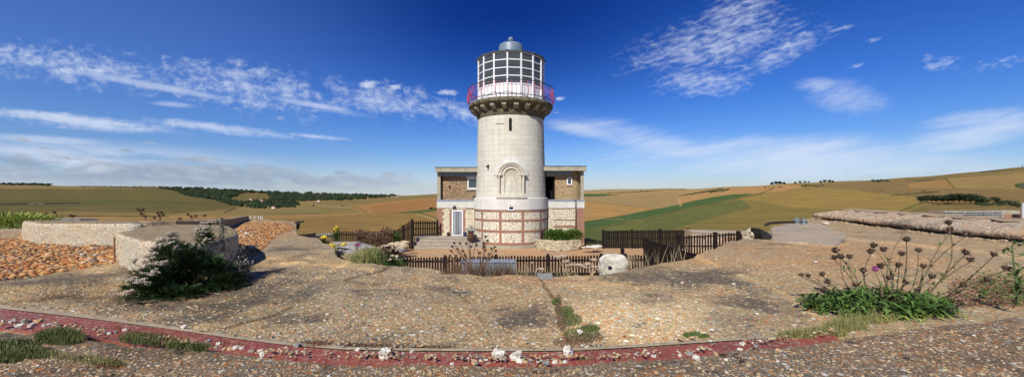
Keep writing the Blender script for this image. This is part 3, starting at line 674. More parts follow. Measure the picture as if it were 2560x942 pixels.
def grid_sheet(name, cols, Ed, z0, mat, drop, pmax=1500, step=3.2, zf=None, stains=None, back=-5):
    rowp = np.concatenate([np.arange(min(Ed)-1, 1000, step), np.linspace(1050,pmax,8)]); PXs = np.tile(cols,(len(rowp),1))
    PYs = np.maximum(rowp[:,None], Ed[None,:]+.02*np.arange(len(rowp))[:,None]*0)
    Ys = F*(CZ-z0)/(PYs-HOR); Xs = (PXs-CX)/F*Ys
    Zs = zf(Xs,Ys) if zf is not None else np.full(Xs.shape, z0)
    top = np.stack([Xs[0],Ys[0],Zs[0]-drop],-1); rr = [top, np.stack([Xs[0],Ys[0]+.01,Zs[0]-.04],-1)]
    for i in range(len(Xs)): rr.append(np.stack([Xs[i],Ys[i],Zs[i]],-1))
    if back is not None:
        rr.append(np.stack([Xs[-1]*9, np.full(len(cols),back), np.full(len(cols),z0)],-1))
    V = np.concatenate(rr); nr_,nc_ = len(rr),len(cols); ix = np.arange(nr_*nc_).reshape(nr_,nc_)
    Fc = np.stack([ix[:-1,:-1],ix[1:,:-1],ix[1:,1:],ix[:-1,1:]],-1).reshape(-1,4)
    o = npmesh(name, V, Fc, [mat]); tag(o, kind='structure')
    if stains is not None:
        px_ = CX+F*V[:,0]/np.maximum(V[:,1],.3); py_ = HOR+F*(CZ-z0)/np.maximum(V[:,1],.3)
        s = np.zeros(len(V))
        for x,y,rx,ry,k in stains: s = np.maximum(s, k*np.clip(1.25-np.hypot((px_-x)/rx,(py_-y)/ry),0,1)) if k>0 else s+k*np.clip(1.25-np.hypot((px_-x)/rx,(py_-y)/ry),0,1)
        tn = np.ones((len(V),4))
        for pl_,wd_,c_ in cracks:
            dd = line_d(px_,py_,pl_); kk = np.clip(1.4-dd/wd_,0,1)[:,None]; tn[:,:3] *= (1-kk)+kk*np.array(c_)
        for x,y,rx,ry,c in tones:
            k = np.clip(1.3-np.hypot((px_-x)/rx,(py_-y)/ry),0,1)[:,None]; k = k*k*(3-2*k); tn[:,:3] = tn[:,:3]*(1-k)+tn[:,:3]*np.array(c)*k
        tc_ = o.data.attributes.new('tone','FLOAT_COLOR','POINT'); tc_.data.foreach_set('color', tn.astype(np.float32).ravel())
        a_ = o.data.attributes.new('stain','FLOAT','POINT'); a_.data.foreach_set('value', s.astype(np.float32))
    return o
stains = [(1600,690,110,26,.62),(1740,700,140,32,.6),(1850,760,150,50,.42),(1760,720,220,45,.35),(150,690,420,38,.40),(380,760,330,34,.55),(560,760,200,55,.55),(720,720,200,45,.40),(560,640,60,30,.4),(720,640,110,30,.30),(960,730,260,50,.26),(1280,780,130,50,.26),(1050,830,200,25,.18),(1100,690,160,25,.28),(560,790,330,30,.45),(2050,600,60,12,.5),(1500,800,120,60,-.3),(1600,850,260,35,-.2),(2250,640,300,30,-.15)]
dkc = (.30,.27,.24); pal = (1.5,1.4,1.2)
cracks = [([(1350,690),(1362,722),(1392,757),(1396,800),(1412,835),(1430,868)],4.5,(.42,.40,.33)),([(730,768),(680,790),(610,806),(560,822)],2.6,dkc),([(985,660),(960,672),(905,690),(862,700)],2.4,dkc),
 ([(872,655),(800,695),(740,728),(650,765),(560,800),(480,822)],5,pal),([(640,640),(720,662),(840,668),(930,672)],5,pal),([(835,625),(780,650),(700,672)],5,(1.3,1.22,1.1)),([(0,760),(160,742),(300,748),(420,765)],3,(.6,.57,.5)),
 ([(1745,640),(1800,668),(1880,700),(1960,740),(2060,800)],6,(1.35,1.25,1.1)),([(1905,600),(1980,610),(2085,618),(2120,606)],3,(1.4,1.35,1.25)),([(2120,600),(2300,612),(2560,640)],4,(1.35,1.3,1.22)),([(1100,700),(1180,760),(1240,866)],2.2,(.55,.5,.45)),([(1530,690),(1600,720),(1700,735)],4,(1.3,1.25,1.15)),
 ([(0,690),(140,676),(260,668),(335,655)],7,(1.35,1.25,1.1))]
tones = [(1600,800,230,70,(1.80,1.74,1.62)),(1500,705,170,26,(1.4,1.34,1.22)),(2100,640,420,50,(1.15,1.0,.88)),(1750,665,160,20,(1.05,1.02,.95)),(660,575,90,25,(1.2,.88,.62)),(1350,700,150,14,(1.0,.88,.84)),(1150,770,330,60,(.98,.97,.97)),(200,680,350,14,(1.2,1.12,1.0)),(760,660,200,20,(1.12,1.06,.95)),(300,730,400,40,(.92,.86,.74)),(640,770,200,50,(.88,.85,.78))]
slab = grid_sheet('roof_terrace', colsS, E, SZ, M['slab'], 2.5, zf=slab_z, stains=stains)
# nearest ledge
e2 = [(-900,740),(0,830),(100,840),(215,853),(330,865),(450,874),(700,896),(900,908),(1100,914),(1280,917),(1500,914),(1620,904),(1700,896),(1900,872),(2000,861),(2250,826),(2400,812),(2560,796),(3000,760),(3500,730)]
colsL = np.arange(-900,3504,5.0)
E2 = np.interp(colsL, [p[0] for p in e2], [p[1] for p in e2])+np.convolve(rg.randn(len(colsL)), np.ones(3)/3, 'same')*1.6
LZ = SZ+.07
def ledge_z(x,y): return LZ+.012*np.sin(x*1.3+.4)+.010*np.sin(x*4+y*5)
grid_sheet('near_ledge', colsL, E2, LZ, M['ledge'], .12, step=4, zf=ledge_z)

# ================================================================ loose stones lying as ground cover
def pebble_field(name, pts, rmin, rmax, flat, sub=0, emb=.3, pw=2.0, mat='pebbles'):
    V0 = np.array([tuple(v) for v in ICO[sub][0]]); F0 = np.array(ICO[sub][1]); n = len(pts)
    rs = rmin+(rmax-rmin)*np.random.rand(n)**pw; an = np.random.rand(n)*2*PI
    sx = 1+.5*np.random.rand(n); sy = .7+.4*np.random.rand(n); sz = flat*(.7+.6*np.random.rand(n))
    J = 1+.22*(np.random.rand(n,len(V0),1)-.5)*2
    V = V0[None]*J; V = V*np.stack([sx,sy,sz],-1)[:,None,:]*rs[:,None,None]
    ca_,sa = np.cos(an)[:,None],np.sin(an)[:,None]; x,y = V[...,0].copy(),V[...,1].copy()
    V[...,0] = x*ca_-y*sa; V[...,1] = x*sa+y*ca_
    tl = (np.random.rand(n)-.5)[:,None]*.6; V[...,2] += V[...,0]*tl
    V += pts[:,None,:]; V[...,2] += (rs*sz)[:,None]*(1-2*emb)
    Fc = (F0[None]+(np.arange(n)*len(V0))[:,None,None]).reshape(-1,3)
    return npmesh(name, V.reshape(-1,3), Fc, [M[mat]], smooth=True)
def scatter(n, poly, z0, zf=None, near_bias=0):
    """points spread evenly over the ground inside an outline given in the photo"""
    c = [P(a,b_,z0) for a,b_ in poly]; xs = [q.x for q in c]; ys = [q.y for q in c]; W = [(q.x,q.y) for q in c]
    out = []
    tot = 0
    while tot<n:
        X_ = np.random.uniform(min(xs),max(xs),n*2); Y_ = np.random.uniform(min(ys),max(ys),n*2)
        k = inside(X_,Y_,W); out.append(np.stack([X_[k],Y_[k]],-1)); tot += k.sum()
        if k.sum()==0: break
    A_ = np.concatenate(out)[:n]; z = zf(A_[:,0],A_[:,1]) if zf is not None else np.full(len(A_), z0)
    return np.stack([A_[:,0],A_[:,1],z],-1)
pb = pebble_field('shingle', scatter(17000, [(-200,600),(95,592),(330,606),(330,652),(200,672),(0,700),(-300,715)], SZ, slab_z), .018,.062,.5, mat='pebbles_orange')
tag(pb, 'loose orange brown shingle heaped in front of the long concrete block', 'shingle', kind='stuff')
pb = pebble_field('shingle', scatter(9000, [(600,556),(725,558),(735,572),(690,590),(640,640),(600,650),(590,600)], SZ, slab_z), .014,.042,.5, mat='pebbles_orange')
tag(pb, 'fine orange shingle on the flat roof beyond the rounded block', 'shingle', kind='stuff')
STW = [(P(x,y,SZ), rx, ry, k) for x,y,rx,ry,k in stains]
def thin(A_):
    px_ = CX+F*A_[:,0]/A_[:,1]; py_ = HOR+F*(CZ-SZ)/A_[:,1]; s = np.zeros(len(A_))
    for x,y,rx,ry,k in stains:
        if k>0: s = np.maximum(s, k*np.clip(1.25-np.hypot((px_-x)/rx,(py_-y)/ry),0,1))
    n_ = np.array([mnoise.noise(Vector((a*.9,b_*.9,0)))+.5*mnoise.noise(Vector((a*2.3,b_*2.3,4))) for a,b_ in A_[:,:2]])
    return A_[np.random.rand(len(A_)) < np.clip(.75-1.3*s+n_*1.3, .12, 1)]
pts = thin(np.concatenate([scatter(11000, [(-100,730),(300,690),(640,700),(860,670),(1200,700),(1390,700),(1440,860),(1280,868),(870,864),(600,838),(0,760)], SZ, slab_z),
    scatter(7000, [(1395,700),(1560,690),(1700,670),(1850,640),(2050,700),(2200,790),(2090,822),(1800,846),(1600,860),(1500,862)], SZ, slab_z)]))
pb = pebble_field('pebble', pts, .006,.028,.40, emb=.5, pw=2.8); pb.name = 'embedded_pebbles'
tag(pb, 'small orange, tan and grey pebbles set in the concrete terrace', 'pebbles', kind='stuff')
pts = scatter(1800, [(0,855),(450,885),(900,915),(1280,925),(1500,922),(1700,905),(2000,870),(2560,805),(2560,960),(0,960)], LZ, ledge_z)
pb = pebble_field('pebble', pts, .008,.020,.4, emb=.5); pb.name = 'ledge_pebbles'
tag(pb, 'tiny pebbles set in the lichened ledge along the bottom of the photo', 'pebbles', kind='stuff')
w.cycles.sampling_method = 'MANUAL'; w.cycles.sample_map_resolution = 512
# ================================================================ lighthouse
M['infill'] = plain('sandy infill stone', (.50,.45,.34), (.42,.37,.28), 4, .9, .2, .006)
TX, TY = XQ(1277,32.1), 32.1
lh = thing('lighthouse', 'cream granite lighthouse tower with white glazed lantern and red railing', 'lighthouse', (TX,TY,0))
def tz(py, r): return ZQ(py, TY-r)
def arc(R):                       # bends flat work round the tower; flat x runs along the wall, -y is outwards
    def f(x,y,z):
        a = x/R; r = R-y; return (TX+r*math.sin(a), TY-r*math.cos(a), z)
    return f
zb = [tz(525,2.93), tz(530,2.93), tz(549,2.93), tz(554,2.93), tz(576,2.93), tz(582,2.93), tz(607,2.93), tz(614,2.93)]
ztb = tz(495,2.95)
c0 = (TX,TY,0)
mb = MB(); mb.lathe([(2.79,ztb-.02)]+[(2.79-(2.79-2.62)*k/12, ztb+(9.9-ztb)*k/12) for k in range(1,13)], 96, c0); mb.build('tower_shaft', M['granite'], lh, True)
mb = MB(); mb.lathe([(2.92,zb[0]),(2.955,zb[0]+.01),(2.955,ztb-.03),(2.93,ztb),(2.70,ztb+.012)], 96, c0); mb.build('stone_band', M['granite2'], lh, True, sharp=30)
mb = MB(); mb.lathe([(2.90,.05),(2.90,zb[0])], 96, c0); mb.build('flint_wall', M['flint'], lh, True)
for a,b_ in ((zb[1],zb[0]),(zb[3],zb[2]),(zb[5],zb[4]),(zb[7],zb[6])):
    mb = MB(); mb.lathe([(2.89,a),(2.925,a),(2.925,b_),(2.89,b_)], 96, c0); mb.build('brick_course', M['red_brick'], lh, True, sharp=30)
for k in range(11):
    a = math.radians(-15+k*32.73)
    for z0_,z1_ in ((zb[3]+.0,zb[3]+.0),):
        pass
    mb = MB()
    for z1_,z0_ in ((zb[1],zb[2]),(zb[3],zb[4]),(zb[5],zb[6])):
        w_ = .09; mb.lathe([(2.89,z0_+.002),(2.921,z0_+.002),(2.921,z1_-.002),(2.89,z1_-.002)], 2, c0, a-w_/2.9, a+w_/2.9)
    mb.build('brick_pier', M['red_brick'], lh)
mb = MB(); mb.lathe([(3.10,0),(3.10,.17),(3.04,zb[7]-.02),(2.88,zb[7])], 96, c0); mb.build('plinth', M['concrete'], lh, True, sharp=30)
# gallery
zg = tz(239,3.33); 
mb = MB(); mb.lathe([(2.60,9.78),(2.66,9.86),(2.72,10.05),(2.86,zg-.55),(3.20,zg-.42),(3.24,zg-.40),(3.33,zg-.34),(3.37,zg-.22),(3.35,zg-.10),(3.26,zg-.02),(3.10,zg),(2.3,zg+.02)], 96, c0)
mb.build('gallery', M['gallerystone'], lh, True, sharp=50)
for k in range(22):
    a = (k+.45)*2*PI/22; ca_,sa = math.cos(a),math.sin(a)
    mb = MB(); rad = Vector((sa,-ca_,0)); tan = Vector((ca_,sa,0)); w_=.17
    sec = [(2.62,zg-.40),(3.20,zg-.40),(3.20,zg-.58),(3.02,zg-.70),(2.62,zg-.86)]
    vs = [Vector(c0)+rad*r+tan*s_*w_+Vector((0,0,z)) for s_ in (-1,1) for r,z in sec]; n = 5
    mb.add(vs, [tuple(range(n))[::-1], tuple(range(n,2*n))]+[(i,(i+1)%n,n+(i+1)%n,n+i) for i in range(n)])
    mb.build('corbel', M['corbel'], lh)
# lantern
zl0, zl1 = zg+.0, tz(128,2.63); zgl = tz(208,2.63); RL = 2.63
angs = [math.radians(-5.5+22.5*k) for k in range(16)]
def ring16(r): return [Vector((TX+r*math.sin(a), TY-r*math.cos(a), 0)) for a in angs]
mb = MB(); pts_ = ring16(RL); pin = ring16(RL-.12); n = 16
for i in range(n):
    j=(i+1)%n; mb.add([pts_[i]+Vector((0,0,zl0)),pts_[j]+Vector((0,0,zl0)),pts_[j]+Vector((0,0,zgl)),pts_[i]+Vector((0,0,zgl)),pin[j]+Vector((0,0,zgl)),pin[i]+Vector((0,0,zgl)),pin[i]+Vector((0,0,zl0)),pin[j]+Vector((0,0,zl0))],[(0,1,2,3),(3,2,4,5),(5,4,7,6)])
mb.build('lantern_wall', M['white'], lh)
mb = MB(); mb.lathe([(2.66,zgl-.04),(2.70,zgl),(2.60,zgl+.03)],64,c0); 
# mullions and bars: each face of the lantern is a part
frame_parts = []
for i in range(n):
    j=(i+1)%n; A_,B_ = pts_[i],pts_[j]; e = (B_-A_).normalized(); nrm = Vector((e.y,-e.x,0))
    mb = MB()
    mb.obox((A_.x,A_.y,(zl0+zl1)/2), e*.055, nrm*.06, (0,0,(zl1-zl0)/2+.0)); mb.build('mullion', M['white'], lh)
    for q in range(5):
        mb = MB()
        z = zgl+(zl1-zgl)*q/4; mid = (A_+B_)/2; hh = .05 if q in (0,4) else .034
        if q==4: z -= .04
        mb.obox((mid.x,mid.y,z), e*((B_-A_).length/2-.05), nrm*.035, (0,0,hh)); fr = mb.build('glazing_bar', M['white'], lh)
    mb = MB(); mb.add([A_+Vector((0,0,zgl)),B_+Vector((0,0,zgl)),B_+Vector((0,0,zl1)),A_+Vector((0,0,zl1))],[(0,1,2,3)]); mb.build('pane', M['glass'], lh)
mb = MB()
rp16 = [[Vector((TX+r*math.sin(a), TY-r*math.cos(a), z)) for a in angs] for r,z in ((2.5,zl1-.03),(2.76,zl1-.03),(2.78,zl1+.05),(2.1,zl1+.30),(.9,zl1+.62))]
for k in range(len(rp16)-1):
    for i in range(n):
        j=(i+1)%n; mb.add([rp16[k][i],rp16[k][j],rp16[k+1][j],rp16[k+1][i]],[(0,1,2,3)])
mb.build('lantern_roof', M['roofdark'], lh)
mb = MB(); mb.lathe([(0.0,zl1+.02),(.9,zl1+.02),(1.0,zl1-.04),(1.15,zl1-.04),(1.25,zl1+.0),(2.5,zl1-.005)], 48, c0); mb.build('ceiling', M['ceil'], lh)
mb = MB(); mb.lathe([(2.40,zgl+1.35),(2.40,zl1-.06)], 24, c0, PI*.52, PI*1.48); mb.build('blind', M['blind'], lh, True)
mb = MB(); mb.lathe([(0,zl0+.6),(2.5,zl0+.6)], 32, c0); mb.build('lantern_floor', M['white'], lh)
for k in range(16):
    a = angs[k]; mb = MB(); mb.ico((TX+2.74*math.sin(a), TY-2.74*math.cos(a), zl1+.05), .06, 1); mb.build('roof_knob', M['roofdark'], lh, True)
zc = tz(106,.6)
mb = MB(); mb.lathe([(.97,zl1+.35),(.97,zc-.16),(.94,zc-.08),(.80,zc+.02),(.4,zc+.10),(.10,zc+.13),(.10,zc+.30),(.0,zc+.30)], 48, c0); mb.build('cupola', M['bluegrey'], lh, True, sharp=40)
mb = MB(); mb.ico((TX,TY,zc+.42), .225, 3); mb.build('ball_finial', M['bluegrey'], lh, True)
mb = MB(); mb.lathe([(.10,zl0+.6),(.35,zl0+.7),(.35,zgl-.1),(.55,zgl+.05),(.62,zgl+.5),(.62,zgl+1.1),(.4,zgl+1.5),(.15,zgl+1.7),(.12,zl1)], 32, (TX+.1,TY,0)); mb.build('lamp', M['lens'], lh, True, sharp=40)
mb = MB(); mb.lathe([(.85,zl1-.55),(.95,zl1-.5),(.95,zl1-.42),(.80,zl1-.38)], 32, c0); 
for k in range(4): mb.tube([(TX+.9*math.cos(k*1.57),TY+.9*math.sin(k*1.57),zl1-.45),(TX+.9*math.cos(k*1.57),TY+.9*math.sin(k*1.57),zl1)],.02)
mb.build('curtain_ring', M['iron'], lh, True, sharp=40)
mb = MB(); mb.obox((TX-1.1,TY-.9,zl0+1.3),(.45,0,0),(0,.06,0),(0,0,.55)); mb.obox((TX+1.3,TY+.6,zl0+1.15),(.3,.2,0),(-.15,.25,0),(0,0,.5)); mb.obox((TX+.6,TY-1.3,zl0+.95),(.35,0,0),(0,.3,0),(0,0,.3)); mb.build('chair', M['dark_pot'], lh)
# railing
rail = []
zr1, zr0 = tz(198,3.4), tz(234,3.4)
mb = MB(); pts_r = [(TX+3.42*math.sin(a),TY-3.42*math.cos(a),zr1) for a in np.linspace(0,2*PI,97)]; mb.tube(pts_r,.024,6,False); ra = mb.build('railing', M['iron'], lh, True)
mb = MB(); pts_r = [(TX+3.38*math.sin(a),TY-3.38*math.cos(a),zr0) for a in np.linspace(0,2*PI,97)]; mb.tube(pts_r,.022,6,False); mb.build('lower_rail', M['iron'], ra, True)
prof_b = [(3.42,zr1),(3.36,zr1-.18),(3.36,zr1-.32),(3.46,zr1-.55),(3.50,zr1-.70),(3.46,zr0+.1),(3.38,zr0),(3.30,zg)]
for k in range(72):
    a = (k+.3)*2*PI/72; main = (k%4==0)
    mb = MB(); pr = prof_b if not main else prof_b
    mb.tube([(TX+r*math.sin(a),TY-r*math.cos(a),z) for r,z in pr], .026 if main else .014, 5); mb.build('baluster', M['red'], ra, True)
# slit window of the shaft
Rw = 2.635; zt_, zb_ = tz(295,Rw), tz(330,Rw); cxs = XQ(1276,TY-Rw)-TX
W_ = arc(Rw)
def archpoly(cx, hw, z0, zs, n=10): return [(cx-hw,z0),(cx+hw,z0)]+[(cx+hw*math.cos(PI*k/n), zs+hw*math.sin(PI*k/n)) for k in range(n+1)]
zs_ = zt_-.1
mb = MB(); mb.yprism(archpoly(cxs,.24,zb_-.0,zs_,12), -.035, .1); mb.yprism([(cxs-.38,zb_-.20),(cxs+.36,zb_-.20),(cxs+.36,zb_+.22),(cxs-.38,zb_+.22)], -.03, .1)
sw = mb.build('slit_window', M['stone'], lh, warp=W_)
mb = MB(); mb.yprism(archpoly(cxs,.105,zb_+.08,zs_,10), -.043, .0); mb.build('opening', M['dark'], sw, warp=W_)
mb = MB(); mb.yprism([(cxs-.50,zt_-.42),(cxs-1.12,zt_-.40),(cxs-1.12,zt_-.36),(cxs-.50,zt_-.38)], -.05, 0); mb.build('drip_mould', M['corbel'], lh, warp=W_)
# arched blind doorway
Ra = 2.77; WA = arc(Ra); ca0 = XQ(1278,TY-Ra)-TX
z_s, z_b = tz(438,Ra), tz(487,Ra); zsill = ztb
def archring(mb, cx, r0, r1, zs, y0, y1, n=18):
    for k in range(n):
        a,b_ = PI*k/n, PI*(k+1)/n
        P4 = [(cx+r0*math.cos(a),zs+r0*math.sin(a)),(cx+r1*math.cos(a),zs+r1*math.sin(a)),(cx+r1*math.cos(b_),zs+r1*math.sin(b_)),(cx+r0*math.cos(b_),zs+r0*math.sin(b_))]
        mb.yprism(P4, y0, y1)
arch = None
mb = MB(); archring(mb, ca0, .98, 1.32, z_s, -.022, .05); arch = mb.build('arch', M['granite2'], lh, warp=WA)
for nm,r0,r1,y0 in (('outer_moulding',.86,.98,-.26),('inner_moulding',.72,.84,-.19),('soffit',.50,.70,-.10)):
    mb = MB(); archring(mb, ca0, r0, r1, z_s, y0, .02, 24); mb.build(nm, M['stone'], arch, warp=WA)
mb = MB(); mb.yprism(archpoly(ca0,.50,z_b,z_s,16), -.012, .02); mb.build('infill', M['infill'], arch, warp=WA)
for s_ in (-1,1):
    x = ca0+s_*.87
    mb = MB(); mb.tube([(x,-.13,z_b+.08),(x,-.13,z_s-.12)], .085, 12); mb.box(x-.13,x+.13,-.23,.02,z_b-.0,z_b+.09)
    col_ = mb.build('column', M['stone'], lh, True, warp=WA, sharp=40)
    mb = MB(); mb.tube([(x,-.13,z_s-.16),(x,-.13,z_s-.06),(x,-.13,z_s)], [.09,.13,.17], 10); mb.box(x-.22,x+.22,-.27,.02,z_s+.0,z_s+.09); mb.build('capital', M['stone'], col_, warp=WA)
    mb = MB(); mb.box(ca0+s_*.62-.12, ca0+s_*.62+.12, -.06,.02, z_b, z_s); mb.build('jamb', M['stone'], arch, warp=WA)
mb = MB()
for k in range(10): mb.box(ca0-1.05+k*.21, ca0-1.05+(k+1)*.21, -.27,.0, zsill+.01, z_b+.0)
mb.build('sill', M['stone'], arch, warp=WA)
# small window in the smooth band, wall lamp, bracket
Rb = 2.955; Wb = arc(Rb); cb0 = XQ(1278,TY-Rb)-TX; z0_,z1_ = tz(526,Rb), tz(508,Rb)
mb = MB(); w_=.20
mb.box(cb0-w_,cb0-w_+.055,-.05,.05,z0_,z1_); mb.box(cb0+w_-.055,cb0+w_,-.05,.05,z0_,z1_); mb.box(cb0-w_+.055,cb0+w_-.055,-.05,.05,z0_,z0_+.07); mb.box(cb0-w_+.055,cb0+w_-.055,-.05,.05,z1_-.06,z1_)
wf = mb.build('window', M['white'], lh, warp=Wb)
mb = MB(); mb.box(cb0-w_+.05,cb0+w_-.05,-.02,.05,z0_+.05,z1_-.05); mb.build('pane', M['pane'], wf, warp=Wb)
mb = MB(); mb.box(cb0-w_+.05,cb0+w_-.05,-.026,.0,(z0_+z1_)/2+.0,z1_-.05); mb.build('blind', M['stone'], wf, warp=Wb)
s0_ = XQ(1221,TY-2.2)-TX; aS = math.asin(s0_/2.76)*2.76
mb = MB(); mb.box(aS-.06,aS+.06,-.10,.02,tz(418,2.6),tz(411,2.6)); mb.tube([(aS,-.06,tz(414.5,2.6)),(aS,-.20,tz(417,2.6))],.07,8); mb.build('floodlight', M['rust'], lh, warp=arc(2.76))

# ================================================================ house behind the tower
HY = 31.6; zd = ZQ(588,HY)
hs_ = thing('keepers_house', 'flat roofed brick and flint house spreading both sides behind the lighthouse tower', 'house', (0,HY+3,0))
xl, xr = XQ(1092,HY), XQ(1461,HY); zb0, zb1 = ZQ(520,HY), ZQ(503,HY)
mb = MB(); mb.box(xl+.02,xr-.02,HY+.03,HY+8.5,-.6,zb0); mb.build('flint_wall', M['flint_w'], hs_)
def xs(a,b_): return XQ(a,HY), XQ(b_,HY)
def zz(a,b_): return ZQ(b_,HY), ZQ(a,HY)
def wallpart(name, pxa, pxb, pya, pyb, mat, y0=0.0, y1=.03, par=hs_):
    mb = MB(); a,b_ = xs(pxa,pxb); c_,d_ = zz(pya,pyb); mb.box(a,b_,HY+y0,HY+y1,c_,d_); return mb.build(name, mat, par)
# toothed brick quoin left of the door
mb = MB(); a_,b_ = xs(1092,1106); k=0; z=zd-.0
while z<zb0-.02:
    z2=min(z+.23,zb0); e_ = .10 if k%2 else -.03; e_ += U(-.04,.04); mb.box(a_,b_+e_,HY,HY+.03,z,z2); z=z2; k+=1
mb.build('brick_quoin', M['red_brick'], hs_)
wallpart('brick_jamb',1124,1129.5,524,588,M['red_brick'],.004); wallpart('brick_jamb',1157.5,1163,520,588,M['red_brick'],.004)
wallpart('lintel',1123,1163,518,524.5,M['limestone'],-.005)
wallpart('brick_quoin',1440,1461,519,612,M['red_brick'],-.004); wallpart('brick_band',1380,1439.5,519,522,M['red_brick'],.005); wallpart('brick_band',1385,1439.5,563,568.5,M['red_brick'],.005)
wallpart('brick_band',1385,1439.5,548,549,M['corbel'],-.03); wallpart('brick_band',1163.5,1190,519.8,522,M['red_brick'],.005)
mb = MB(); mb.box(xl,xr,HY-.03,HY+8.6,zb0+.002,zb1); mb.build('stone_band', M['wconcrete'], hs_)
mb = MB(); mb.box(xl-.02,xr+.02,HY-.06,HY+8.7,zb1+.002,ZQ(499,HY)); mb.build('lead_flashing', M['lead'], hs_)
# door
dx0,dx1 = xs(1129.5,1157.5); dz0,dz1 = zz(525,588)
mb = MB(); mb.box(dx0,dx0+.10,HY-.03,HY+.03,dz0,dz1); mb.box(dx1-.10,dx1,HY-.03,HY+.03,dz0,dz1); mb.box(dx0+.10,dx1-.10,HY-.03,HY+.03,dz1-.10,dz1); mb.box(dx0+.1,dx1-.1,HY-.05,HY+.03,dz0,dz0+.06)
dr = mb.build('door_frame', M['white'], hs_)
mb = MB(); mb.box(dx0+.1,dx1-.1,HY+.015,HY+.028,dz0+.06,dz1-.1); mb.build('opening', M['dark'], dr)
mb = MB(); x = dx0+.12
while x<dx1-.14:
    w_=U(.012,.026); y_=HY+U(-.012,.004); mb.obox((x+w_/2,y_,(dz0+dz1)/2-.0), (w_/2,0,0),(0,.003,0),(U(-.012,.012),0,(dz1-dz0)/2-.09)); x+=w_+U(.002,.012)
mb.build('strip_curtain', M['strip'], dr)
mb = MB(); mb.ico((XQ(1140,HY)-.08+.35-.35,HY-.14,ZQ(516.5,HY)),.09,1); mb.obox((XQ(1136,HY),HY-.12,ZQ(518,HY)),(.12,0,0),(0,.05,0),(0,0,.05)); mb.build('lamp', M['iron'], hs_, True)
# upper storey
UY = HY+.35; z_top = ZQ(430,31.2)
mb = MB(); mb.box(XQ(1107,UY),XQ(1262,UY),UY,UY+7.6,ZQ(499,HY)+.002,z_top-.02); mb.build('brick_wall', M['brown_brick'], hs_)
mb = MB(); mb.box(XQ(1101,UY+.6),XQ(1106.6,UY),UY+.5,UY+7.6,ZQ(499,HY)+.002,z_top-.02); mb.build('dark_void', M['dark'], hs_)  # black box paints the darkness of the void behind the corner post
RYc = 1.0; cx_, cy_ = XQ(1428,UY), UY+RYc
mb = MB(); mb.box(XQ(1386,UY),cx_,UY,UY+7.6,ZQ(499,HY)+.002,ZQ(428,31.2)); mb.build('brick_wall', M['yellow_brick'], hs_)
mb = MB(); mb.lathe([(RYc,ZQ(499,HY)+.002),(RYc,ZQ(428,31.2))], 14, (cx_,cy_,0), 0, PI/2); mb.box(cx_-.2,cx_+RYc-.02,cy_,UY+7.5,ZQ(499,HY)+.002,ZQ(428,31.2)); mb.build('curved_wall', M['yellow_brick'], hs_, True, sharp=30)
mb = MB(); mb.box(XQ(1350,UY),XQ(1385,UY),UY+.9,UY+1.0,ZQ(499,HY)+.002,z_top); mb.build('doorway', M['dark'], hs_)
mb = MB(); mb.box(XQ(1384,UY),XQ(1387,UY),UY-.04,UY+.9,ZQ(499,HY)+.002,ZQ(441,UY)); mb.build('door_post', M['black_wood'], hs_)
mb = MB(); mb.box(XQ(1365,UY),XQ(1388,UY),UY-.03,UY+.1,ZQ(441,UY),ZQ(436,UY)); mb.build('lintel', M['concrete'], hs_)
RY = 31.2
mb = MB(); mb.box(XQ(1088,RY),XQ(1250,RY),RY,RY+9,ZQ(430,RY),ZQ(419,RY)); bevel(mb.build('roof_slab', M['concrete'], hs_), .02)
mb = MB(); mb.box(XQ(1087,RY),XQ(1250,RY),RY-.03,RY+9,ZQ(419,RY)+.002,ZQ(418,RY)+.02); mb.build('roof_edge', M['roofdark'], hs_)
mb = MB(); mb.box(XQ(1300,RY),XQ(1466,RY),RY,RY+9,ZQ(427,RY),ZQ(416,RY)); bevel(mb.build('roof_slab', M['concrete'], hs_), .02)
mb = MB(); mb.box(XQ(1300,RY),XQ(1467,RY),RY-.03,RY+9,ZQ(416,RY)+.002,ZQ(415,RY)+.02); mb.build('roof_edge', M['roofdark'], hs_)
for a,b_,zt2 in ((1093,1101,430),(1452,1459.5,427)):
    mb = MB(); mb.box(XQ(a,HY),XQ(b_,HY),HY+.0,HY+.3,ZQ(499,HY),ZQ(zt2,RY)); mb.build('corner_post', M['concrete'], hs_)
for a,b_,p1,p2 in ((1101.5,1190,431.5,438),(1365,1431,428.5,435)):
    mb = MB(); mb.box(XQ(a,UY),XQ(b_,UY),UY-.06,UY-.003,ZQ(p2,UY),ZQ(p1,UY)); cw = mb.build('clerestory_window', M['pane'], hs_)
    mb = MB(); mb.box(XQ(a,UY),XQ(b_,UY),UY-.09,UY-.062,ZQ(p2+1.6,UY),ZQ(p2,UY)); x_=a
    for fx in (.33,.66,.99): xx = a+(b_-a)*fx; mb.box(XQ(xx-.6,UY),XQ(xx+.6,UY),UY-.09,UY-.062,ZQ(p2,UY),ZQ(p1,UY))
    mb.build('frame', M['metal'], cw)
def sash(pxa,pxb,pya,pyb,par,y):
    a_,b_ = XQ(pxa,y),XQ(pxb,y); c_,d_ = ZQ(pyb,y),ZQ(pya,y); f_=.08
    mb = MB(); mb.box(a_,a_+f_,y-.06,y+.02,c_,d_); mb.box(b_-f_,b_,y-.06,y+.02,c_,d_); mb.box(a_+f_,b_-f_,y-.06,y+.02,c_,c_+f_); mb.box(a_+f_,b_-f_,y-.06,y+.02,d_-f_,d_)
    o = mb.build('window', M['white'], par); mb = MB(); mb.box(a_+f_,b_-f_,y-.02,y+.01,c_+f_,d_-f_); mb.build('pane', M['pane'], o)
    return o,a_,b_,c_,d_
o,a_,b_,c_,d_ = sash(1169,1196,445,472,hs_,UY-.0)
mb = MB(); mb.box(a_-.1,b_,UY-.05,UY+.02,d_+.01,ZQ(440,UY)); mb.build('lintel', M['wconcrete'], hs_)
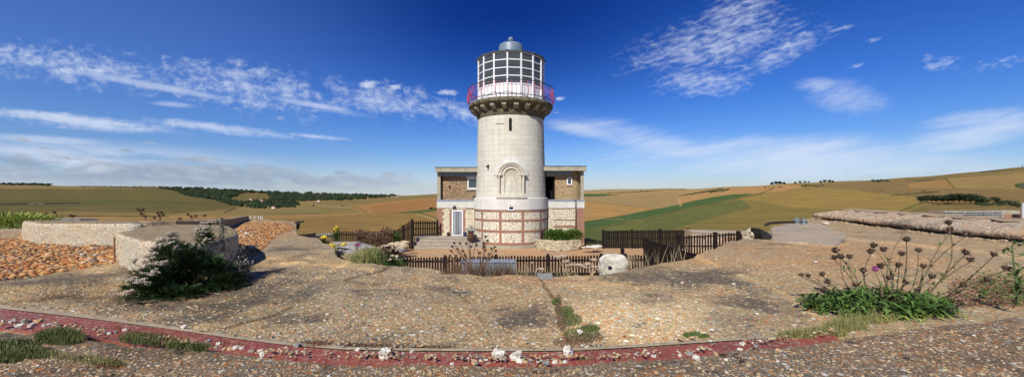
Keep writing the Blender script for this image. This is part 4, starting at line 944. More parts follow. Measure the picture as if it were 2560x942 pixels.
mb = MB(); mb.box(a_-.12,b_,UY-.08,UY+.02,c_-.12,c_-.01); mb.build('sill', M['concrete'], hs_)
# arched window on the right
ax = XQ(1423.5,UY); 
mb = MB(); zc_,zs2 = ZQ(462,UY),ZQ(449,UY)
for k in range(12):
    a,b2 = PI*k/12,PI*(k+1)/12; mb.yprism([(ax+.13*math.cos(a),zs2+.13*math.sin(a)),(ax+.21*math.cos(a),zs2+.21*math.sin(a)),(ax+.21*math.cos(b2),zs2+.21*math.sin(b2)),(ax+.13*math.cos(b2),zs2+.13*math.sin(b2))],UY-.07,UY+.02)
mb.box(ax-.21,ax-.13,UY-.07,UY+.02,zc_,zs2); mb.box(ax+.13,ax+.21,UY-.07,UY+.02,zc_,zs2); mb.box(ax-.13,ax+.13,UY-.07,UY+.02,zc_,zc_+.07)
wa = mb.build('arched_window', M['white'], hs_); mb = MB(); mb.yprism(archpoly(ax,.135,zc_+.06,zs2,12),UY-.03,UY+.0); mb.build('pane', M['pane'], wa)
mb = MB(); mb.box(ax-.22,ax+.22,UY-.06,UY+.02,zc_-.10,zc_-.005); mb.build('sill', M['red_brick'], wa)
x = XQ(1439,HY); mb = MB(); mb.tube([(x-.2,HY-.10,ZQ(497,HY)),(x,HY-.12,ZQ(500,HY)),(x,HY-.12,ZQ(578,HY))],.045,8); mb.build('downpipe', M['metal'], hs_, True)
mb = MB(); mb.tube([(XQ(1190,HY-.3),HY-.3,ZQ(510,HY)),(XQ(1184,HY-.1),HY-.1,ZQ(520,HY))],.03,8); mb.build('overflow_pipe', M['white'], hs_, True)
mb = MB(); mb.tube([(XQ(1125,UY),UY-.05,ZQ(464,UY)),(XQ(1123,UY),UY-.14,ZQ(468,UY))],.05,6); mb.build('vent', M['iron'], hs_)
mb = MB(); mb.obox((XQ(1186,UY),UY-.15,ZQ(493,UY)),(.12,0,0),(0,.1,0),(0,0,.06)); mb.build('lamp', M['iron'], hs_)

# ================================================================ timber deck and steps
dk = thing('timber_deck', 'weathered grey timber deck with three steps before the white framed door', 'deck', (XQ(1115,29.5),29.5,0))
xd0, xd1 = XQ(1031,29.3), XQ(1208,29.3)
for k,(zt2,yf) in enumerate(((.24,28.95),(.47,29.25),(.71,29.55))):
    nb = 2 if k<2 else 14
    for i in range(nb):
        y0_ = yf+i*.15; y1_ = y0_+.143
        mb = MB(); mb.box(xd0,xd1-(.0 if k<2 else .15),y0_,y1_,zt2-.04,zt2+U(-.003,.003)); mb.build('tread' if k<2 else 'deck_board', M['timber'], dk)
    mb = MB(); mb.box(xd0+.02,xd1-.05,yf+.03,yf+.06,zt2-.23,zt2-.045); mb.build('riser', M['timber'], dk)

# ================================================================ picket fences
def fence(label, pts, pitch=.134, pw=.088, post_every=None, posts=None, group='dark picket fences round the yard', rails=(.22,.78), postw=.055, cat='fence'):
    """pts: (x, y, foot height, top height); a bay runs between two points"""
    pw *= 1.14
    f0 = thing('picket_fence', label, cat, (pts[0][0],pts[0][1],pts[0][2]), group)
    for i in range(len(pts)-1):
        a,b_ = Vector(pts[i][:3]),Vector(pts[i+1][:3]); ha,hb = pts[i][3],pts[i+1][3]
        L = (b_-a).xy.length; e = (b_-a); e.z=0; e.normalize(); nrm = Vector((e.y,-e.x,0)); n = max(1,int(L/pitch))
        mb = MB()
        for k in range(n):
            tt = (k+.5)/n; p = a.lerp(b_,tt)+nrm*.03; zt2 = ha+(hb-ha)*tt+U(-.022,.022); zf_ = p.z+.05; hw = pw/2; ln = U(-.014,.014)
            sec = [(-hw,zf_),(hw,zf_),(hw+ln,zt2-hw),(hw*.7+ln,zt2-hw*.3),(ln,zt2),(-hw*.7+ln,zt2-hw*.3),(-hw+ln,zt2-hw)]
            vs = [Vector((p.x,p.y,0))+e*s_+Vector((0,0,z))+nrm*d_ for d_ in (0.0,.02) for s_,z in sec]; m_=7
            mb.add(vs,[tuple(range(m_))[::-1],tuple(range(m_,2*m_))]+[(q,(q+1)%m_,m_+(q+1)%m_,m_+q) for q in range(m_)])
        mb.build('picket_panel', M['black_wood'], f0)
        for r_ in rails:
            za,zb2 = a.z+(ha-a.z)*r_, b_.z+(hb-b_.z)*r_
            mb = MB(); A1 = Vector((a.x,a.y,za)); B1 = Vector((b_.x,b_.y,zb2)); mid=(A1+B1)/2; mb.obox(mid,(B1-A1)/2,nrm*.022,(0,0,.04)); mb.build('rail', M['black_wood'], f0)
    for i,p in enumerate(pts):
        if posts and i not in posts: continue
        mb = MB(); mb.box(p[0]-postw,p[0]+postw,p[1]-postw,p[1]+postw,p[2],p[3]+.07); mb.build('post', M['black_wood'], f0)
    return f0
def fp(px, Y, zf_, pyt): return (XQ(px,Y),Y,zf_,ZQ(pyt,Y))
fence('low dark picket fence along the far left edge of the yard', [fp(843,30.2,0,577),fp(900,30.4,0,578),fp(955,30.6,0,577),fp(985,30.4,0,578)], .125, .07)
fence('stretch of dark picket fence climbing to the tall corner post beside the steps', [fp(985,30.4,0,577),fp(1008,29.6,.0,565),fp(1030,28.9,.0,550)], .15, .08, posts=[1,2], postw=.08)
fence('dark picket fence panel at the left end of the timber deck', [fp(1031,30.6,.71,552),fp(1094,31.2,.71,551)], .16, .085, rails=(.12,.5,.85))
fence('long dark picket fence crossing the yard just below the terrace edge', [fp(995,19.2,0,643),fp(1113,19.1,0,641),fp(1240,19,0,639),fp(1370,18.9,0,638),fp(1503,18.8,0,637)], .134, .078)
fence('short run of low pickets between the white boulder and the open gate', [fp(1563,18.8,0,637),fp(1613,18.8,0,636)], .134, .078)
fence('tall dark picket fence at the back right of the yard', [fp(1508,29.3,0,576),fp(1580,29.3,0,575),fp(1650,29.2,0,574),fp(1719,29.1,0,573)], .13, .098, rails=(.2,.55,.88), postw=.08)
fence('tiny picket fence right of the house corner', [fp(1463,29.6,-.02,601),fp(1507,29.4,-.02,601)], .115, .06)
fence('dark picket fence stepping up behind the open gate toward the broken concrete', [fp(1700,25.6,0,590),fp(1788,24.6,0,583),fp(1846,24.4,.2,580)], .15, .085, rails=(.15,.5,.9), postw=.1)
fence('last few pickets beside the broken concrete block', [fp(1852,24.6,.6,588),fp(1883,24.2,.6,591)], .15, .085, rails=(.7,))
fence('dark pickets tucked behind the green hedge', [fp(1354,30.4,0,577),fp(1432,30.6,0,578)], .14, .08)
# gate
g0 = Vector((XQ(1613,20.3),20.3,0)); g1 = Vector((XQ(1745,15.0),15.0,0)); gt = thing('field_gate', 'open dark timber gate with diagonal brace and pale strap hinges', 'gate', (g0.x,g0.y,0))
zt2 = ZQ(597,20.3); e = (g1-g0).normalized(); nrm = Vector((e.y,-e.x,0))*-1
for nm,z in (('top_rail',zt2-.09),('middle_rail',zt2-.80),('bottom_rail',.25)):
    mb = MB(); mid = (g0+g1)/2+Vector((0,0,z)); mb.obox(mid,(g1-g0)/2,nrm*.035,(0,0,.085)); mb.build(nm, M['black_wood'], gt)
mb = MB(); L = (g1-g0).length; n = int(L/.15)
for k in range(n):
    p = g0.lerp(g1,(k+.5)/n)-nrm*.055; mb.obox(p+Vector((0,0,zt2/2+.03)),e*.065,nrm*.012,(0,0,zt2/2-.1))
mb.build('board_panel', M['black_wood'], gt)
for fr,to in ((.02,.32),(.55,.30)):
    mb = MB(); a = g0.lerp(g1,fr)+Vector((0,0,.3)); b_ = g0.lerp(g1,to)+Vector((0,0,zt2-.15)); mid=(a+b_)/2; dd=(b_-a)/2; up=nrm.cross(dd).normalized(); mb.obox(mid+nrm*.07,dd,nrm*.03,up*.06); mb.build('brace', M['black_wood'], gt)
for z in (zt2-.12,zt2-.82):
    mb = MB(); a=g0+Vector((0,0,z))+nrm*.06; mb.obox(a+e*.22,e*.25,nrm*.01,(0,0,.03)); mb.build('hinge', M['metal'], gt)
mb = MB(); mb.obox(g0.lerp(g1,.62)+Vector((0,0,zt2-.15))+nrm*.06,e*.14,nrm*.012,(0,0,.035)); mb.build('latch', M['metal'], gt)
mb = MB(); mb.box(g0.x-.08,g0.x+.08,g0.y-.08,g0.y+.08,0,zt2+.05); mb.build('gate_post', M['black_wood'], gt)
mb = MB(); p = Q(1556,621,20); mb.box(p.x-.08,p.x+.08,20-.08,20.08,0,p.z); o = mb.build('wooden_post', M['black_wood']); tag(o,'lone dark wooden post standing behind the white boulder','post')

# ================================================================ pots and chiminea by the door
def pot(px, py, r, h, mat, label, plant=None):
    p = P(px,py,.71); o = thing('flower_pot', label, 'plant pot', p)
    mb = MB(); mb.lathe([(r*.75,0),(r*.95,h*.8),(r*1.08,h*.82),(r*1.08,h),(r*.95,h),(r*.9,h*.85),(0,h*.85)],20,p); mb.build('pot', mat, o, True, sharp=40)
    mb = MB()
    for k in range(60): a=U(0,6.28); mb.leaf(p+Vector((0,0,h*.85)),(math.cos(a)*.6,math.sin(a)*.6,1),U(.06,.16),.03)
    mb.build('plant', M['leaf_yellow'] if plant else M['leaf_dark'], o)
pot(1121,590,.14,.26,M['dark_pot'],'dark pot left of the white door')
pot(1163,590.5,.165,.30,M['blue_pot'],'glossy blue pot just right of the white door',1)
pot(1188,597,.13,.26,M['dark_pot'],'dark pot at the foot of the tower right of the rusty stove')
p = P(1177,597,.71); st = thing('garden_stove', 'rusty brown garden stove topped by a grey stone slab beside the tower', 'stove', p)
mb = MB(); mb.lathe([(.22,0),(.28,.1),(.24,.3),(.20,.42),(.26,.55),(.26,.6),(0,.6)],16,p); mb.build('body', M['rust'], st, True, sharp=40)
mb = MB(); mb.box(p.x-.42,p.x+.36,p.y-.2,p.y+.25,p.z+.61,p.z+.70); mb.build('slab_top', M['sandstone'], st)
mb = MB(); mb.tube([(p.x+.05,p.y+.1,p.z+.7),(p.x-.0,p.y+.1,p.z+.95)],.1,8); mb.tube([(p.x-.35,p.y,p.z+.7),(p.x-.3,p.y,p.z+.8),(p.x+.2,p.y,p.z+.82),(p.x+.32,p.y,p.z+.7)],.03,6); mb.build('lid', M['sandstone'], st)

# ================================================================ terrace blocks, left
def smooth_poly(c, n=4):
    out=[]; m_=len(c)
    for i in range(m_):
        p0,p1,p2,p3=[Vector((*c[(i+k-1)%m_],0)) for k in range(4)]
        for k in range(n):
            t_=k/n; q=.5*((2*p1)+(-p0+p2)*t_+(2*p0-5*p1+4*p2-p3)*t_*t_+(-p0+3*p1-3*p2+p3)*t_**3); out.append((q.x,q.y))
    return out
tex_r = bpy.data.textures.new('rough','CLOUDS'); tex_r.noise_scale = .16; tex_r.noise_depth = 3
def rough_up(o, bw=.05, vox=.055, st=.055):
    bevel(o, bw, 2); m = o.modifiers.new('remesh','REMESH'); m.mode = 'VOXEL'; m.voxel_size = vox; m.use_smooth_shade = True
    d = o.modifiers.new('displace','DISPLACE'); d.texture = tex_r; d.strength = st; d.texture_coords = 'GLOBAL'; d.mid_level = .5; return o
def slab_block(name, label, cat, poly, z0, z1, side, top, bw=.06, seg=3):
    c_ = (sum(p[0] for p in poly)/len(poly), sum(p[1] for p in poly)/len(poly), z0)
    r_ = thing(name, label, cat, c_)
    mb = MB(); mb.prism(poly, z0, z1-.012); o = mb.build('body', side, r_); rough_up(o, bw)
    return r_
    mb = MB(); cc = Vector(c_); pin = [((p[0]-cc.x)*(1-bw*1.1/ (Vector((p[0],p[1],0))-Vector((cc.x,cc.y,0))).length)+cc.x,(p[1]-cc.y)*(1-bw*1.1/(Vector((p[0],p[1],0))-Vector((cc.x,cc.y,0))).length)+cc.y) for p in poly]
    mb.prism(pin, z1-.03, z1-.002); mb.build('top_face', top, r_)
    return r_
ZT = 3.15
yb = F*1.5/(613-HOR); yt = .85*F/(549.5-HOR)
lb = [(XQ(95,yb),yb),(XQ(332,yb),yb),(XQ(332,yb)-.0+.15,yb+.15),(XQ(345,yt),yt),(XQ(150,yt),yt),(XQ(100,yt)-.6,yt)]
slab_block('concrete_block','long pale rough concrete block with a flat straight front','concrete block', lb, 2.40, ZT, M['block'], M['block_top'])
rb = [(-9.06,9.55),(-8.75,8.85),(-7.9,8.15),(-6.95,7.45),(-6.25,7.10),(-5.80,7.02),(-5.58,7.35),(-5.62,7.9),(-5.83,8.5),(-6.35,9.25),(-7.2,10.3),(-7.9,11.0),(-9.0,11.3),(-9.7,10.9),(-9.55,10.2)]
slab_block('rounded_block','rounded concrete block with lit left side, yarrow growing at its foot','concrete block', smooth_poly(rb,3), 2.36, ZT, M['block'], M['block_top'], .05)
mb = MB(); q = P(338,592,ZT); 
mb.tube([(-8.45,8.50,3.08),(-8.43,8.48,2.55)],.016,6); o=mb.build('brown_stripe', M['groove_brown']); tag(o,'thin brown stripe for a rod set in the lit side of the rounded block','groove')  # brown stripe added in place of a shallow groove
def wall_strip(name,label,cat,line,width,z1f,z0,mat,group=None):
    """low wall: line of (x, y, top height) with a width to the far side"""
    mb=MB(); n=len(line); vs=[]
    for i,(x,y,zt) in enumerate(line):
        a=Vector(line[max(i-1,0)][:2]);b_=Vector(line[min(i+1,n-1)][:2]);e=(b_-a).normalized();nr=Vector((-e.y,e.x))*width
        j=U(-.02,.02)
        vs+=[(x,y,z0),(x-e.y*.0,y,zt-.03+j),(x+nr.x*.12,y+nr.y*.12,zt+j),(x+nr.x*.9,y+nr.y*.9,zt+j),(x+nr.x,y+nr.y,zt-.04),(x+nr.x,y+nr.y,z0)]
    fs=[(i*6+k,(i+1)*6+k,(i+1)*6+(k+1)%6,i*6+(k+1)%6) for i in range(n-1) for k in range(6)]+[(0,1,2,3,4,5),tuple(range((n-1)*6,n*6))[::-1]]
    mb.add(vs,fs); o=mb.build(name,mat); return tag(o,label,cat,group)
ln=[]
for px,Y,zt in ((318,13.0,3.10),(380,13.2,3.10),(440,13.6,3.08),(500,14.6,3.03),(545,16,2.97),(575,18,2.88),(600,20.5,2.80),(622,23,2.72)): ln.append((XQ(px,Y),Y,zt))
wall_strip('kerb_wall','low curved concrete kerb running back behind the rounded block','low wall',ln,.35,0,2.4,M['block_top'])
ln=[(XQ(px,Y),Y,z) for px,Y,z in ((-260,12.6,2.82),(-100,13.2,2.80),(0,13.6,2.78),(50,13.7,2.77),(97,13.2,2.77))]
wall_strip('kerb_wall','low grey concrete kerb left of the long block','low wall',ln,.5,0,2.3,M['block_top'])
ln=[(XQ(px,Y),Y,z) for px,Y,z in ((120,34,ZQ(545,34)),(200,35,ZQ(545,35)),(245,36,ZQ(546.5,36)))]
wall_strip('drystone_wall','distant dark drystone wall on the grass behind the long block','stone wall',ln,.5,0,-.5,M['sandstone'])
# broken wall corner left of the yard, its dark crevices given as black pieces
mb=MB(); a=P(718,588,SZ); b_=Q(784,583,14.2); 
mb.add([P(716,590,SZ-.05),P(782,590,SZ-.3),Q(790,582,14.5),Q(766,585,14.5), P(716,590,SZ-.3),P(782,592,SZ-1.2),Q(790,582,14.9)-Vector((0,0,1.5)),Q(766,585,14.9)-Vector((0,0,1.2))],[(0,1,2,3),(0,4,5,1),(1,5,6,2),(3,2,6,7),(0,3,7,4),(4,7,6,5)])
o=mb.build('dark_plate',M['iron']); tag(o,'black crevice plate edge at the left rim of the terrace','crevice plate')
mb=MB(); Yb=20.5; pl=[(736,577),(733,566),(738,560),(735,556),(741,553),(755,552.5),(754,556),(745,558),(743,563),(743,570)]
mb.yprism([(XQ(x,Yb),ZQ(y,Yb)) for x,y in pl][::-1],Yb,Yb+.25); o=mb.build('broken_wall_edge',M['iron']); tag(o,'small black jagged broken edge standing beyond the terrace gravel','broken edge')
# brown garden wall left of the far fence
a=XQ(772,23.0);b_=XQ(846,24.5); w0=thing('garden_wall','dark brick garden wall with pale stone coping left of the yard','wall',(a,23.7,0))
mb=MB(); mb.obox(((a+b_)/2,23.75,ZQ(588,23.7)/2),((b_-a)/2,.4,0),(-.02,.16,0),(0,0,ZQ(588,23.7)/2)); mb.build('wall',M['brown_brick'],w0)
mb=MB()
for k in range(14):
    x=a+(b_-a)*(k+.5)/14; mb.obox((x,23.35+.8*(k+.5)/14,ZQ(588,23.7)+.05),((b_-a)/30,0,0),(0,.22,0),(0,0,.05+U(0,.02)))
mb.build('coping',M['bench'],w0)

# ================================================================ terrace items, right
sg=((17.63,23.44),(15.24,11.9)); d2=Vector((sg[1][0]-sg[0][0],sg[1][1]-sg[0][1],0)).normalized(); nx=Vector((-d2.y,d2.x,0))
if nx.x<0: nx=-nx
pw_=thing('parapet','long weathered concrete parapet with rounded top running along the right side','parapet',(15.9,15,2.5))
S_=[(0,2.62),(-.02,2.66),(0,2.77),(.10,2.84),(.55,2.93),(1.0,3.0),(1.5,3.06),(1.5,2.62)]
t0=0; st_=Vector((sg[0][0],sg[0][1],0)); total=21.0; segs=[0,4.3,8.9,13.0,21.0]
for i in range(len(segs)-1):
    mb=MB(); nn=10; rowsP=[]
    for k in range(nn+1):
        s_=segs[i]+.012+(segs[i+1]-segs[i]-.024)*k/nn
        for o_,z in S_:
            jz=.02*mnoise.noise(Vector((s_*1.3,o_*2,z)))*2; p=st_+d2*s_+nx*(o_+ .03*mnoise.noise(Vector((s_*2,z*3,0)))); rowsP.append((p.x,p.y,z+jz))
    m_=len(S_); fs=[(k*m_+j,k*m_+(j+1)%m_,(k+1)*m_+(j+1)%m_,(k+1)*m_+j) for k in range(nn) for j in range(m_)]+[tuple(range(m_))[::-1],tuple(range(nn*m_,(nn+1)*m_))]
    mb.add(rowsP,fs); rough_up(mb.build('coping',M['parapet'],pw_,True),.02,.05,.085)
mb=MB(); a=st_+nx*.42; b_=st_+d2*21+nx*.42; c_=b_+nx*1.0; e_=a+nx*1.0; mb.prism([(a.x,a.y),(b_.x,b_.y),(c_.x,c_.y),(e_.x,e_.y)],2.3,2.62); mb.build('base',M['block_top'],pw_)
mb=MB()
for i in range(7):
    s_=i*1.5; p=st_+d2*(s_+.4)+nx*1.9; mb.ico((p.x,p.y,3.07-i*.0),.8,2,(.9,.8,.10),.12)
o=mb.build('rubble_strip',M['block_top']); tag(o,'flat broken concrete slabs lying along the far side of the parapet','rubble')
pad=[(1926,570),(1990,556.5),(2040,556),(2066,563),(2112,580),(2119,588),(2088,612),(2020,606),(1930,599),(1932,585)]
mb=MB(); pts_=[P(x,y,SZ+.05) for x,y in pad]; mb.prism([(p.x,p.y) for p in pts_],SZ-.1,SZ+.05); o=mb.build('concrete_pad',M['flat_conc']); tag(o,'smooth grey concrete pad at the back right of the terrace','concrete pad')
mb=MB(); mb.tube([P(1914,562,SZ+.1),P(1925,557.5,SZ+.12),P(1950,555.5,SZ+.12),P(1985,555,SZ+.12),P(2016,555,SZ+.1)],.06,6); o=mb.build('pipe',M['iron'],None,True); tag(o,'thin dark curved pipe behind the grey pad','pipe')
for px,lab in ((1991,'left grey vertical bracket beside the end of the parapet'),(2009,'right grey bracket beside the small white chalk lump')):
    p=P(px,562,SZ); mb=MB(); mb.box(p.x-.12,p.x+.12,p.y-.1,p.y+.1,SZ,SZ+.12); mb.box(p.x-.05,p.x+.05,p.y-.05,p.y+.05,SZ+.12,SZ+.34); mb.box(p.x-.13,p.x+.13,p.y-.06,p.y+.06,SZ+.2,SZ+.27); o=mb.build('bracket',M['metal']); tag(o,lab,'bracket')
# flint chequer wall and white post
Yw=17.5; xa,xb=XQ(2357,Yw),XQ(2505,Yw); zt_=ZQ(527,Yw); zb_=2.5
fw=thing('flint_wall','low flint wall with three rows of dark knapped stones behind the parapet','wall',(xa,Yw,2.5))
mb=MB(); mb.box(xa,xb,Yw,Yw+.6,zb_,zt_); mb.build('wall',M['block_top'],fw)
for r_ in range(3):
    mb=MB()
    for k in range(15):
        x=xa+(xb-xa)*(k+.5+.2*(r_%2))/15.2; z=zt_-.06-r_*.085; mb.ico((x,Yw-.02,z),.065,1,(1.3,.9,.55),.25)
        if k%3==1: mb.box(x+.08,x+.12,Yw-.03,Yw,z-.04,z+.04)
    mb.build('flint_course',M['grey_rock'],fw,True)
mb=MB(); mb.prism([(xa-.9,Yw+.1),(xa-.01,Yw),(xa-.01,Yw+.8),(xa-.9,Yw+.9)],2.5,3.12); mb.prism([(xb+.01,Yw),(XQ(2550,Yw),Yw),(XQ(2550,Yw),Yw+.6),(xb+.01,Yw+.6)],2.5,zt_+.02); mb.build('end_wall',M['concrete'],fw)
mb=MB(); mb.box(xb+.1,XQ(2549,Yw),Yw-.03,Yw-.002,2.8,zt_-.14); mb.build('brick_face',M['red_brick'],fw)
mb=MB(); mb.box(XQ(2553,17.0),XQ(2553,17.0)+.35,16.9,17.0,2.5,ZQ(508,16.9)); o=bevel(mb.build('white_post',M['white']),.02); tag(o,'white post at the right edge behind the parapet','post')
# low flint building edge behind the picket fence
ln=[(XQ(1727,27.2),27.2),(XQ(1905,26.0),26.0),(XQ(1990,24.5),24.5)]
bw_=thing('boundary_wall','low flint boundary wall with pale coping behind the stepped picket fence','wall',(XQ(1800,27),27,0))
poly=[(x,y) for x,y in ln]+[(x+.1,y+1.2) for x,y in ln[::-1]]
mb=MB(); mb.prism(poly,0,1.36); mb.build('wall',M['roofgravel'],bw_)
mb=MB(); mb.prism([(x,y-.06) for x,y in ln]+[(x+.1,y+1.3) for x,y in ln[::-1]],1.362,1.46); mb.build('coping',M['flat_conc'],bw_)
mb=MB(); a=Vector(ln[0]);b_=Vector(ln[1]); mb.prism([(a.x+.8,a.y-.035),(b_.x-1.5,b_.y-.03+.36),(b_.x-1.5,b_.y+.4),(a.x+.8,a.y)],.92,1.14); mb.build('brick_course',M['red_brick'],bw_)
# ================================================================ red tile edging
top=[(-200,742),(0,768),(200,790),(400,816),(600,845),(740,862),(870,871),(1100,874),(1280,874.5),(1450,872.5),(1600,864),(1800,850),(1950,840),(2090,828)]
bot=[(-200,782),(0,812),(200,832),(400,860),(600,888),(740,899),(870,903),(1100,909),(1280,913),(1450,911),(1600,904),(1700,896),(1850,872),(2000,856),(2090,844)]
te=thing('tile_edging','curved band of worn red glazed tiles across the foreground','tile edging',P(1280,895,SZ))
xsj=[-200,-60,90,230,380,470,560,640,725,820,905,1055,1160,1260,1350,1485,1590,1700,1790,1890,1990,2090]
for i in range(len(xsj)-1):
    a,b_=xsj[i]+.5,xsj[i+1]-.5; n=4; sk=9*(1 if (a<1280) else -1)
    up=[];lo=[]
    for k in range(n+1):
        x=a+(b_-a)*k/n; zt=SZ+.045; up.append(P(x+sk*(.6),interp(x,top),zt)); lo.append(P(x-sk,interp(x,bot)+3,zt))
    mb=MB(); poly=[(p.x,p.y) for p in lo]+[(p.x,p.y) for p in up[::-1]]; zj=U(-.004,.004)
    mb.prism(poly,SZ-.03,SZ+.026+zj); mb.build('tile',M['tile'],te)
mb=MB()
xf=np.arange(-200,2100,14.0); V_=[]
for x in xf:
    t1=interp(x,top); th=interp(x,[(-200,9),(600,9),(1280,7),(1600,6),(2090,4)])+2.5*mnoise.noise(Vector((x/40,0,0)))
    for yy,zq_ in ((t1+2,.018),(t1-th*.5,.016),(t1-th,-.012)): q=P(x,yy,SZ+zq_); V_.append((q.x,q.y,q.z))
mb.add(V_,[(3*i+j,3*i+3+j,3*i+4+j,3*i+1+j) for i in range(len(xf)-1) for j in range(2)]); mb.build('mortar_bed',M['mortar'],te,True)
# ================================================================ loose stones
def rock(p, r, mat, label, sq=(1,.8,.65), rough=.22, group=None, name='stone', sub=2):
    mb=MB(); mb.ico((p.x,p.y,p.z+r*sq[2]*.75),r,max(sub,2),sq,rough,rot=Matrix.Rotation(U(0,6.28),3,'Z'),freq=1.9,pw=4)
    o=mb.build(name,mat,None,False); return tag(o,label,'stone',group)
GZ=SZ+.026
named=[(1247,886,17,'chalk','white chalk stone with a yellow smudge on the red tiles',.9),(1290,888,14,'chalk','blocky white chalk stone on the red tiles right of the yellow marked stone',.9),(962,884,15,'chalk','pale streaked stone leaning near the lower edge of the red tiles, left of centre',.9),(1420,878,13,'chalk','upright grey white flint leaning in the weeds at the terrace joint',1.2)]
for px,py,w_,mt,lab,hz in named:
    p=P(px,py+w_*.55,GZ); r=w_*p.y/1000; o=rock(p,r,M[mt],lab,(1,.75,.8*hz),.3)
p=P(1254,900,GZ)
mb=MB(); q=P(1252,898,GZ); mb.ico((q.x+.022,q.y-.012,GZ+.042),.017,1,(1,.5,.8),.2); o=mb.build('lichen_patch',M['yellow_fl']); tag(o,'bright yellow patch on the white chalk stone','lichen')
small=[(3,812),(30,808),(47,815),(63,806),(80,815),(95,806),(110,816),(125,814),(290,832),(312,826),(248,838),(270,836),(460,819),(520,856),(545,862),(575,874),(590,872),(605,872),(627,880),(650,880),(662,884),(655,890),(715,870),(742,866),(1030,880),(1186,908),(1200,902),(1215,901),(1262,902),(1298,906),(1312,905),(1326,904),(1345,905),(1365,910),(1388,907),(1402,908),(1412,906),(1130,910),(1190,909),(1450,832),(1560,838),(1635,891),(1700,890),(1724,886),(1740,897),(1790,888),(1855,862),(1850,876),(1890,866),(1900,853),(1945,880),(1815,899),(1775,853),(860,866),(895,876),(1040,850),(1780,826)]
where=lambda x:'left' if x<640 else ('left of centre' if x<1150 else ('middle' if x<1450 else 'right'))
kinds=['chalk','chalk','chalk','ochre_rock','grey_rock']
desc={'chalk':'small white chalk stone','ochre_rock':'small ochre flint stone','grey_rock':'small grey flint stone'}
for i,(px,py) in enumerate(small):
    mt=kinds[(i*7+3)%5]; ZG=LZ+.005 if py>interp(px,bot)-4 else GZ; p=P(px,py,ZG-.005); r=U(.45,1.1)*7.5*p.y/1000
    nx_=f'number'
    rock(p,r,M[mt],f'{desc[mt]} along the red tile edging, {where(px)} of the photo' if where(px)!='middle' else f'{desc[mt]} along the red tile edging, middle of the photo',(1,U(.65,.9),U(.5,.75)),.28,group=f'{desc[mt]}s along the tiles, {where(px)}',sub=1)
gb=[(182,618,9,'grey_rock','grey brown stone at the foot of the long concrete block'),(234,620,7,'chalk','white stone by the foot of the long concrete block'),(208,634,8,'chalk',0),(240,636,7,'chalk',0),(260,630,6,'chalk',0),(288,636,6,'chalk',0),(302,648,9,'chalk',0),(235,652,8,'grey_rock',0),(265,652,6,'chalk',0),(310,640,6,'chalk',0),(225,645,6,'chalk',0),(200,628,6,'chalk',0),(617,582,6,'chalk','small white pointed lump alone on the distant orange shingle'),(604,577,4,'chalk',1),(629,588,4,'chalk',1),(612,591,5,'chalk',1),(600,590,4,'chalk',1),(684,581,3,'chalk',1),(628,617,7,'chalk','flat white stone on the terrace right of the rounded block'),(2038,653,6,'chalk',2),(2064,556,10,'chalk',2),(1706,705,5,'chalk',2),(1834,708,6,'chalk',2),(1892,782,5,'chalk',2),(1075,770,5,'chalk',2),(618,707,5,'chalk',2),(1330,655,3,'chalk',2)]
for px,py,w_,mt,lab in gb:
    p=P(px,py+w_*.4,SZ+.01); r=w_*.6*p.y/1000*1.2
    if lab==0: rock(p,r,M[mt],'white stone in the loose pile on the shingle before the long block' if mt=='chalk' else 'grey stone in the loose pile on the shingle',(1,.8,.5),.25,'white stones piled on the left shingle' if mt=='chalk' else None,sub=1)
    elif lab==1: rock(p,r,M[mt],'tiny white stone on the distant shingle behind the yarrow',(1,.8,.5),.25,'tiny white stones on the distant shingle',sub=1)
    elif lab==2: rock(p,r,M[mt],'single white stone lying on the open terrace surface',(1,.8,.4),.25,'scattered white stones on the open terrace',sub=1)
    else: rock(p,r,M[mt],lab,(1,.8,.55),.25,sub=1)
pts_=[]
for lo_,off,n_,zz0 in ((bot,0,900,LZ),(top,-3,450,SZ+.03),(bot,-6,500,SZ+.028)):
    for _ in range(n_):
        x=U(-60,2100); 
        if mnoise.noise(Vector((x/70,zz0*9,off)))<-.05: continue
        q=P(x,interp(x,lo_)+off+random.gauss(0,4),SZ); pts_.append((q.x,q.y,zz0))
pb=pebble_field('loose_gravel',np.array(pts_),.005,.020,.6,emb=.2); tag(pb,'loose gravel and grit gathered along both edges of the red tiles','gravel',kind='stuff')
# white boulder by the fence
mb=MB(); Yb=9.0; pl=[(1505,690),(1505,652),(1508,642),(1518,638),(1545,637),(1562,641),(1574,652),(1579,660),(1578,690)]
pl=[(XQ(x,Yb),ZQ(y,Yb)) for x,y in pl]; 
V_=[]
zt_=ZQ(638,Yb); mb.ico((XQ(1541,Yb),Yb+.25,zt_-.32),.31,3,(1.02,.7,.95),.07,pw=4.5,freq=2.6); o=mb.build('boulder',M['boulder'],None,False)
tag(o,'large white weathered concrete boulder at the terrace edge by the fence','boulder')
mb=MB(); mb.ico((XQ(1525,Yb),Yb-.005,ZQ(668,Yb)),.035,1,(1.2,.4,.8),.3); oo=mb.build('hole',M['dark'],o); oo.location=(0,0,0)
# galvanised trough
Yt=10.0; tr=thing('metal_trough','grey galvanised metal trough before the picket fence','trough',(XQ(1265,Yt),Yt,1.9))
for a,b_,sx in ((1238,1290,1),(1152,1236,0)):
    mb=MB(); mb.box(XQ(a,Yt),XQ(b_,Yt),Yt,Yt+.35,1.6,ZQ(654,Yt)-.02); mb.build('panel',M['metal'],tr)
mb=MB(); mb.box(XQ(1150,Yt),XQ(1290,Yt),Yt-.02,Yt+.37,ZQ(654,Yt)-.018,ZQ(654,Yt)+.004); mb.build('rim',M['lead'],tr)
mb=MB(); q=P(1362,690,SZ); mb.box(q.x-.12,q.x+.16,q.y+.1,q.y+.45,2.1,2.46); o=mb.build('concrete_kerbstone',M['sandstone']); tag(o,'short grey kerbstone in the notch at the middle of the terrace rim','kerbstone')
